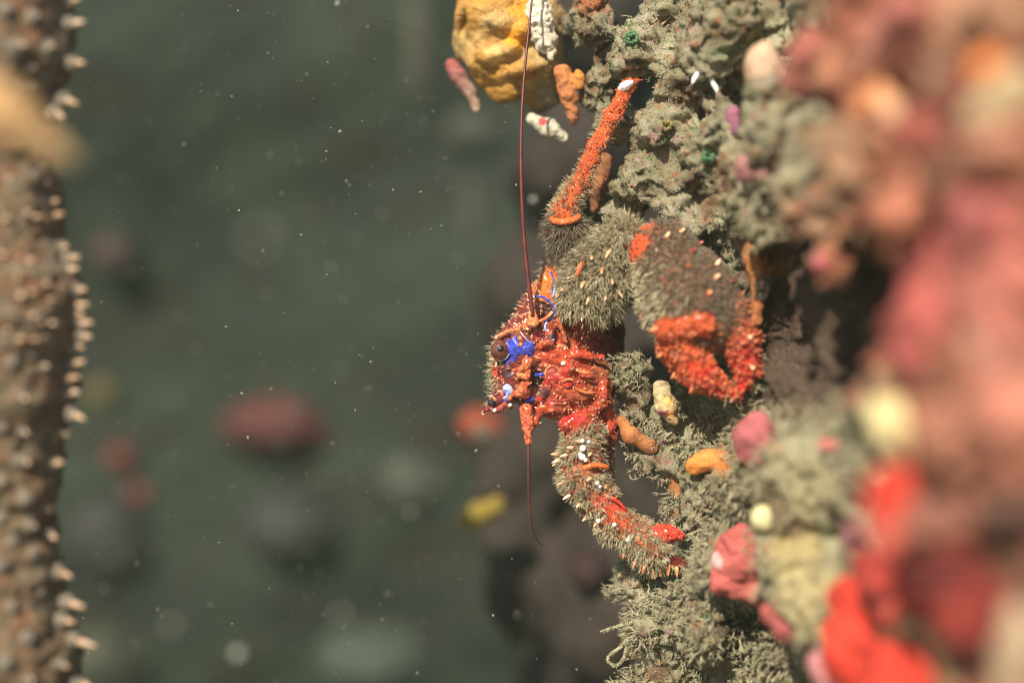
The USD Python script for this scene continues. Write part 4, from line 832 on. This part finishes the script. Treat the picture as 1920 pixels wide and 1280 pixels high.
for i, (lb, x, y, d, r, rz, c) in enumerate((('dark round boulder in the middle of the murky background', 550, 985, 2700, 95, 75, (.014, .015, .012)), ('dark boulder low behind the spiny sea star', 205, 1010, 2500, 75, 85, (.014, .012, .010)), ('pale olive boulder in the background left of the yellow sponge', 770, 905, 2400, 55, 55, (.036, .040, .026)),
        ('pale grey-green column under the yellow sponge crag', 885, 250, 1500, 52, 40, (.04, .045, .03)), ('dim upright column left of the raised orange leg', 885, 400, 1700, 22, 70, (.03, .028, .018)), ('dim ochre-grey column at the top left of the yellow sponge', 780, 80, 1900, 26, 110, (.035, .03, .016)),
        ('pale green-grey boulder at the bottom centre of the background', 700, 1230, 2600, 110, 60, (.032, .04, .028)), ('olive boulder at the bottom left of the background', 190, 1240, 2300, 80, 70, (.026, .027, .013)))):
    d = far_depth(x, y)
    lump('boulder', lb, 'rock', [ell((x, y, d), (r, r, rz), k=8), ell((x + r * .5, y + rz * .3, d), (r * .6, r * .6, rz * .7), k=60)], [c, c], [(110, 25), (40, 9)], 120 + i, 14, noise=.4, size=50)

# ================================================================== THE SPINY SEA STAR AT THE LEFT EDGE
star = thing('sea_star', 'brown spiny sea star arm hanging down the left edge of the picture', 'sea star', W(20, 640, -320))
SD = -320
arm = [cap((10, -120, SD), (20, 90, SD), 136, 102, k=30), cap((20, 90, SD), (0, 270, SD), 102, 88, k=30), cap((0, 270, SD), (5, 380, SD), 88, 98, k=30), cap((5, 380, SD), (10, 580, SD), 98, 136, k=30), cap((10, 580, SD), (5, 720, SD), 136, 123, k=30), cap((5, 720, SD), (0, 880, SD), 121, 102, k=30),
       cap((0, 880, SD), (-5, 1060, SD), 102, 100, k=30), cap((-5, 1060, SD), (10, 1240, SD), 100, 126, k=30), cap((10, 1240, SD), (10, 1420, SD), 126, 147, k=30)]
v, f = blend(arm, 6.0); v0 = v.copy(); v, f = rough((v, f), [(50, 10), (22, 9), (9, 4)], 8)
c = paint(v0, arm, [(.165, .105, .056)] * len(arm), 5, .5, 26, 3)
g1 = np.clip((meshkit.fbm(v / 30, 2, 5) - .45) * 5, 0, 1)[:, None]; c = c * (1 - g1 * .6) + np.array([.20, .17, .12]) * g1 * .6
g2 = np.clip((meshkit.fbm(v / 22, 2, 15) - .58) * 7, 0, 1)[:, None]; c = c * (1 - g2 * .6) + np.array([.24, .085, .035]) * g2 * .6
obj('body', (v, f), M['star'], star, col=np.clip(c, .004, .9)); STAR = (v, f); VN[id(v)] = vnormals(v, f)
sil = [(118, 50, 160, 40), (112, 122, 160, 118), (108, 182, 147, 196), (92, 200, 120, 222), (68, 330, 92, 344), (80, 385, 110, 376), (84, 412, 120, 400), (106, 490, 150, 481), (110, 508, 148, 503), (124, 552, 163, 541), (122, 575, 168, 570), (130, 608, 175, 604), (128, 634, 172, 631), (118, 690, 160, 676),
       (112, 712, 150, 706), (112, 738, 150, 734), (108, 765, 160, 786), (96, 812, 128, 814), (90, 868, 120, 867), (84, 995, 106, 1010), (80, 1060, 135, 1081), (92, 1118, 160, 1138), (106, 1190, 182, 1211), (112, 1262, 176, 1290), (104, 470, 128, 462), (126, 590, 158, 588), (120, 655, 158, 650), (76, 900, 96, 905), (74, 950, 96, 955), (100, 1160, 140, 1166), (60, 320, 78, 312), (112, 8, 150, -2)]
rng = np.random.default_rng(3)
def star_spine(a, b, r, base):
    part_ = obj('spine', spike(a, b, r * 1.15, 7, .7), M['star_spine'], star)
    if base: obj('tubercle', rough(sphere(a + np.array([-r * .9, 3, 0]), r * 2.5, 2), [(9, 2)], 3), M['star_skin2'], star)
M['star_skin2'] = mat('star_tubercle', (.15, .12, .085), (.24, .20, .15), rough_=.7, scale=900, bump=.001, bscale=1500)
for x0, y0, x1, y1 in sil:
    t_ = .36 + .28 * rng.random(); a, b = W(x0 + (x1 - x0) * t_, y0 + (y1 - y0) * t_, SD - 20), W(x1, y1, SD - 30 - 10 * rng.random())
    star_spine(a, b, 5.6, True)
inner = [(45, 740), (45, 808), (48, 866), (54, 932), (62, 986), (70, 1042), (84, 1110), (60, 1200), (30, 1140), (10, 1060), (120, 1245), (20, 335), (52, 402), (72, 410), (62, 488), (38, 560), (68, 592), (98, 560), (80, 606), (100, 604), (20, 620), (30, 680), (8, 480), (15, 410), (70, 665), (64, 640), (20, 20), (70, 30), (40, 90), (95, 90), (60, 130), (14, 900), (12, 975), (20, 1240), (60, 1268), (8, 800), (84, 690), (40, 520), (92, 530), (28, 1010), (40, 640), (60, 545)]
for x, y in inner:
    p, n = on(STAR, x, y); d = n * .6 + np.array([.75, -.35, .15 if y < 700 else -.35]); d /= np.linalg.norm(d)
    star_spine(p - d * 2 + np.array([0, -3, 0]), p + d * (6 + 9 * rng.random() ** 2), 3.6 + 2.4 * rng.random(), y > 640 or y < 200)
lump('finger_sponge', 'blurred tan pointed finger reaching across the sea star', 'sponge', [cap((-120, 140, -1000), (5, 212, -1000), 54, 47, k=20), cap((5, 212, -1000), (105, 280, -1000), 47, 20, k=20), cap((105, 280, -1000), (142, 305, -1000), 20, 7, k=10)], [(.50, .29, .11), (.46, .27, .11), (.36, .25, .12)], [(60, 5)], 99, 6, noise=.15)

# ================================================================== DRIFTING SPECKS
rng = np.random.default_rng(21)
bits = []
ico = trimesh.creation.icosphere(0, 1.0); iv, if_ = np.array(ico.vertices), np.array(ico.faces)
def speck(p, r): bits.append((iv * (r * (0.6 + .8 * rng.random(3))) @ rotm(*(rng.random(3) * 360)) + p, if_))
n = 0
while n < 1500:
    d = rng.uniform(-1500, 2600) if rng.random() < .4 else rng.normal(0, 260)
    px, py = rng.uniform(90, 1240), rng.uniform(-20, 1300)
    if px > 960 and rng.random() < .75: continue
    p = W(px, py, d)
    if d < -1550 or p[0] > np.interp(p[1], WY, WX) - 140: continue
    speck(p, (0.8 + 1.6 * rng.random() ** 5) * (1.0 if abs(d) < 700 else 1.8 * sc(d))); n += 1
for px, py, d, r in ((638, 247, 0, 4.2), (612, 284, 0, 3.2), (376, 172, 0, 2.6), (789, 360, 0, 2.6), (565, 441, -40, 3.2), (633, 8, -160, 6), (424, 613, 0, 3), (893, 845, 0, 3), (465, 820, 60, 3.5), (728, 1112, -250, 7), (324, 960, 0, 3), (1032, 350, 0, 2.5), (968, 347, 0, 2.5)): speck(W(px, py, d), r)
for px, py, d, r in ((447, 1225, -660, 8), (490, 450, -1180, 7), (770, 960, -600, 4), (322, 1172, -850, 5), (1000, 375, -350, 6), (640, 1150, -800, 5), (858, 485, -500, 3), (620, 500, -450, 3)):
    v, f = sphere(np.zeros(3), r, 2); bits.append((v + W(px, py, d), f))
obj('marine_snow', join(bits), M['snow'], smooth=False, label='pale specks of marine snow drifting in the water', category='specks', kind='stuff')
# ---- the water itself
lo, hi = np.array([-9800., -3300, -12700]), np.array([9800., 9900, 2700])
obj('haze', trimesh.creation.box(extents=hi - lo, transform=trimesh.transformations.translation_matrix((lo + hi) / 2)), water, smooth=False,
    label='murky green sea water filling the whole scene', category='water', kind='stuff')
